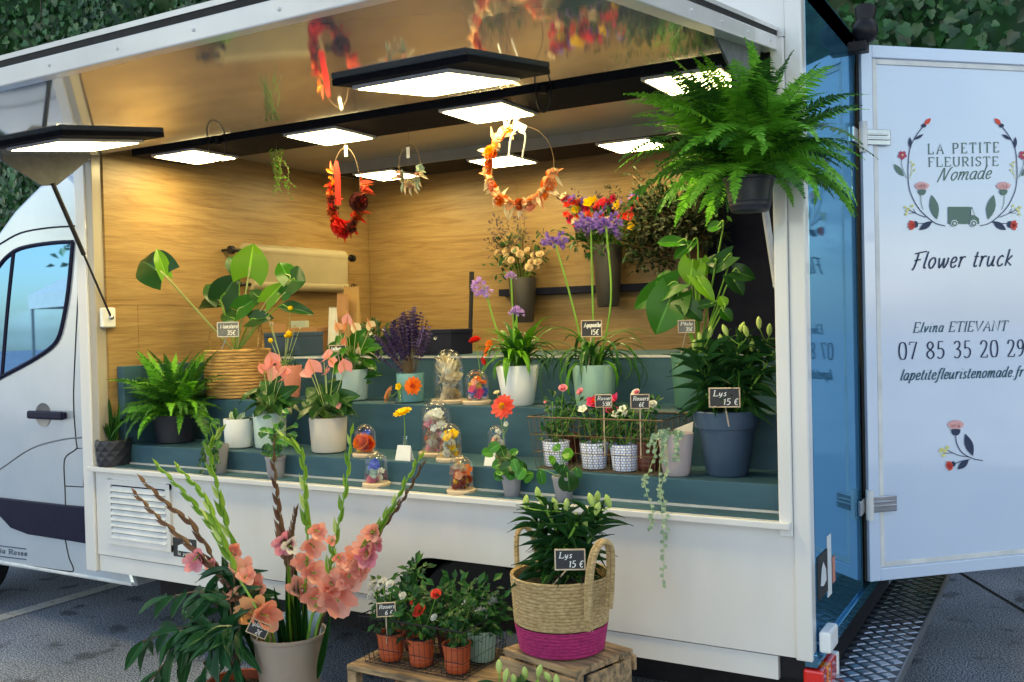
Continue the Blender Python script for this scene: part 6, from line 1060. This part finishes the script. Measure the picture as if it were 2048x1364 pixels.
for k in range(4): board(t, Matrix.Translation((0, -ed/2+ed*(k+.5)/4, ZC2-.011)), ew/2, ed/8-.0025, .0105)
for sx in (-1, 1):
    for sy in (-1, 1): board(t, Matrix.Translation((sx*(ew/2-.03), sy*(ed/2-.024), (ZC2-.023)/2)), .024, .02, (ZC2-.023)/2, 'post')
for sy in (-1, 1): board(t, Matrix.Translation((0, sy*(ed/2+.007), ZC2-.048)), ew/2+.001, .0068, .024); board(t, Matrix.Translation((0, sy*(ed/2+.007), .1)), ew/2, .0068, .04)
for sx in (-1, 1): board(t, Matrix.Translation((sx*(ew/2+.007), 0, ZC2-.06)), .0068, ed/2-.05, .035); board(t, Matrix.Translation((sx*(ew/2+.007), 0, .12)), .0068, ed/2-.002, .04)
# --- wire basket with terracotta pots
wire_basket('dark wire basket of terracotta rose pots on the low crate', a.x+.05, a.x+.47, a.y+.05, a.y+.33, ZC1+.001, .17, .015, 'black_plastic')
yr = a.y+.11
rosebush('white rose in a terracotta pot under the small sign', 783, yr, ZC1, 56, 44, 54, 'pot_terra', [(745, 1170, 13, 'p_white', 'rose'), (765, 1166, 12, 'p_white', 'rose'), (742, 1192, 10, 'p_white', 'rose'), (805, 1192, 9, 'p_white', 'rose'), (780, 1168, 9, 'p_white', 'rose')], 100, 30, 11, n=200, lp=.04)
rosebush('coral red rose in the middle terracotta pot', 843, yr, ZC1, 56, 44, 54, 'pot_terra', [(838, 1220, 16, 'p_coral', 'rose'), (826, 1203, 8, 'p_coral', 'rose'), (801, 1220, 9, 'p_coral', 'rose'), (872, 1188, 11, 'p_coral', 'rose'), (830, 1248, 7, 'p_coral', 'rose')], 100, 28, 12, n=200, lp=.04)
rosebush('leafy rose in the terracotta pot nearest the jute basket', 915, yr, ZC1, 58, 46, 56, 'pot_terra', [(868, 1235, 8, 'p_white', 'rose')], 84, 30, 13, n=170, lp=.036)
rosebush('white kalanchoe in a green wave print pot behind the terracotta pots', 965, a.y+.25, ZC1, 62, 50, 62, 'pot_wave', [(915, 1240, 14, 'p_white', 'bloom'), (930, 1206, 9, 'p_white', 'bloom'), (944, 1222, 9, 'p_white', 'bloom'), (968, 1226, 13, 'p_white', 'bloom'), (932, 1243, 10, 'p_white', 'bloom'), (958, 1220, 9, 'p_white', 'bloom')], 90, 34, 14, n=230, lp=.045, style='plain')
rosebush('tall leafy rose at the back of the dark wire basket', 830, a.y+.24, ZC1, 52, 42, 52, 'pot_brown', [], 120, 18, 15, n=110, lp=.045); rosebush('green leafy plant at the back corner of the dark wire basket', 900, a.y+.25, ZC1, 52, 42, 52, 'pot_brown', [], 95, 30, 16, n=170, lp=.045)
sign('small chalkboard sign marked 6 euros in the terracotta rose basket', 772, 1219, 38, 28, a.y+.02, price('Rosiers', '6 €'), V((colm(775, a.y+.06, ZC1).x, a.y+.06, ZC1+.08)))
# --- jute basket with lilies
bc = ctr + V((-.005, .0, 0)); px_ = 1125; Yb = ctr.y-.0; P = colm(1124, Yb, ZC2+.001); u = mpp(P); r = thing('lily_basket', 'budding lilies in a tall jute basket with a pink lower band', 'plant', P); h = 152*u; rb2, rt2 = 92*u, 101*u
def coil(r0, r1, z0, z1, k, fl_=False):
    pr = []
    for i in range(k):
        t0 = i/k; rr = r0+(r1-r0)*t0; z = z0+(z1-z0)*t0; dz = (z1-z0)/k; pr += [(rr*.978, z+.02*dz), (rr*.998, z+.22*dz), (rr*1.004, z+.5*dz), (rr*.998, z+.78*dz)]
    return pr
MB().lathe([(rb2*.2, 0), (rb2*.8, 0)] + coil(rb2*.93, rb2*1.03, .004, h*.37, 8), 48).build('basket_base', 'jute_pink', r, label='bright pink woven lower band')
MB().lathe(coil(rb2*1.03, rt2, h*.37, h, 14) + [(rt2*.98, h), (rt2*.93, h*.98), (rt2*.9, h*.7)], 48, cap0=False).build('basket_body', 'jute', r)
MB().lathe([(rt2*.92, h*.84), (rt2*.5, h*.88), (.001, h*.87)], 20, cap0=False).build('soil', 'soil', r)
hd = [(lo(r, 1178, 1240, P.y-.12)), (lo(r, 1180, 1160, P.y-.125)), (lo(r, 1190, 1105, P.y-.11)), (lo(r, 1208, 1082, P.y-.08)), (lo(r, 1222, 1100, P.y-.05)), (lo(r, 1222, 1170, P.y-.03)), (lo(r, 1218, 1215, P.y-.03))]
for k in (-.006, .006): MB().tube(smoothpts([p+V((k, -.006, 0)) for p in hd], 6), .0085, 8).build('handle', 'jute', r)
MB().tube(smoothpts([V((-p.x*.95, -p.y+.01, p.z-.02)) for p in hd], 6), .009, 8).build('handle', 'jute', r)
g = MB(); [g.ell(hd[0]+V((R.gauss(0, .006), -.008, -.012)), V((R.gauss(0, .25), -.1, -1)), .003, .045, 4, 3) for _ in range(12)]; g.build('tassel', 'jute', r)
lily(r, h, [(1066, 1040, .0), (1090, 1015, -.03), (1125, 1035, .05), (1155, 1045, -.06), (1185, 1020, 0), (1205, 1030, .05)], [(1076, 987), (1086, 1005), (1052, 1003), (1110, 1008), (1152, 1038), (1169, 1044), (1195, 993), (1195, 1017), (1216, 1002), (1182, 999), (1179, 1022), (1133, 1010)], P.y, .125, .019, 7, .046, .07, 34)
sign('chalkboard sign reading Lys 15 euros in the jute basket', 1140, 1119, 62, 42, P.y-.13, price('Lys', '15 €'), P+V((.01, -.1, h*.86)))
# --- front lilies (only their tips reach the picture)
P = colm(1050, -.82, .001); r = thing('lily_plant', 'low pot of budding lilies on the asphalt before the upended crate', 'plant', P); pot(r, .24, .17, .22, 'pot_slateblue', 'rim')
lily(r, .22, [(1000, 1372, 0), (1040, 1368, -.03), (1075, 1362, .0), (1100, 1372, .02)], [(998, 1332), (1012, 1350), (1050, 1346), (1079, 1341), (1095, 1354), (1113, 1362), (1028, 1360)], -.82, .115, .017, 9, .04, .05, 26)
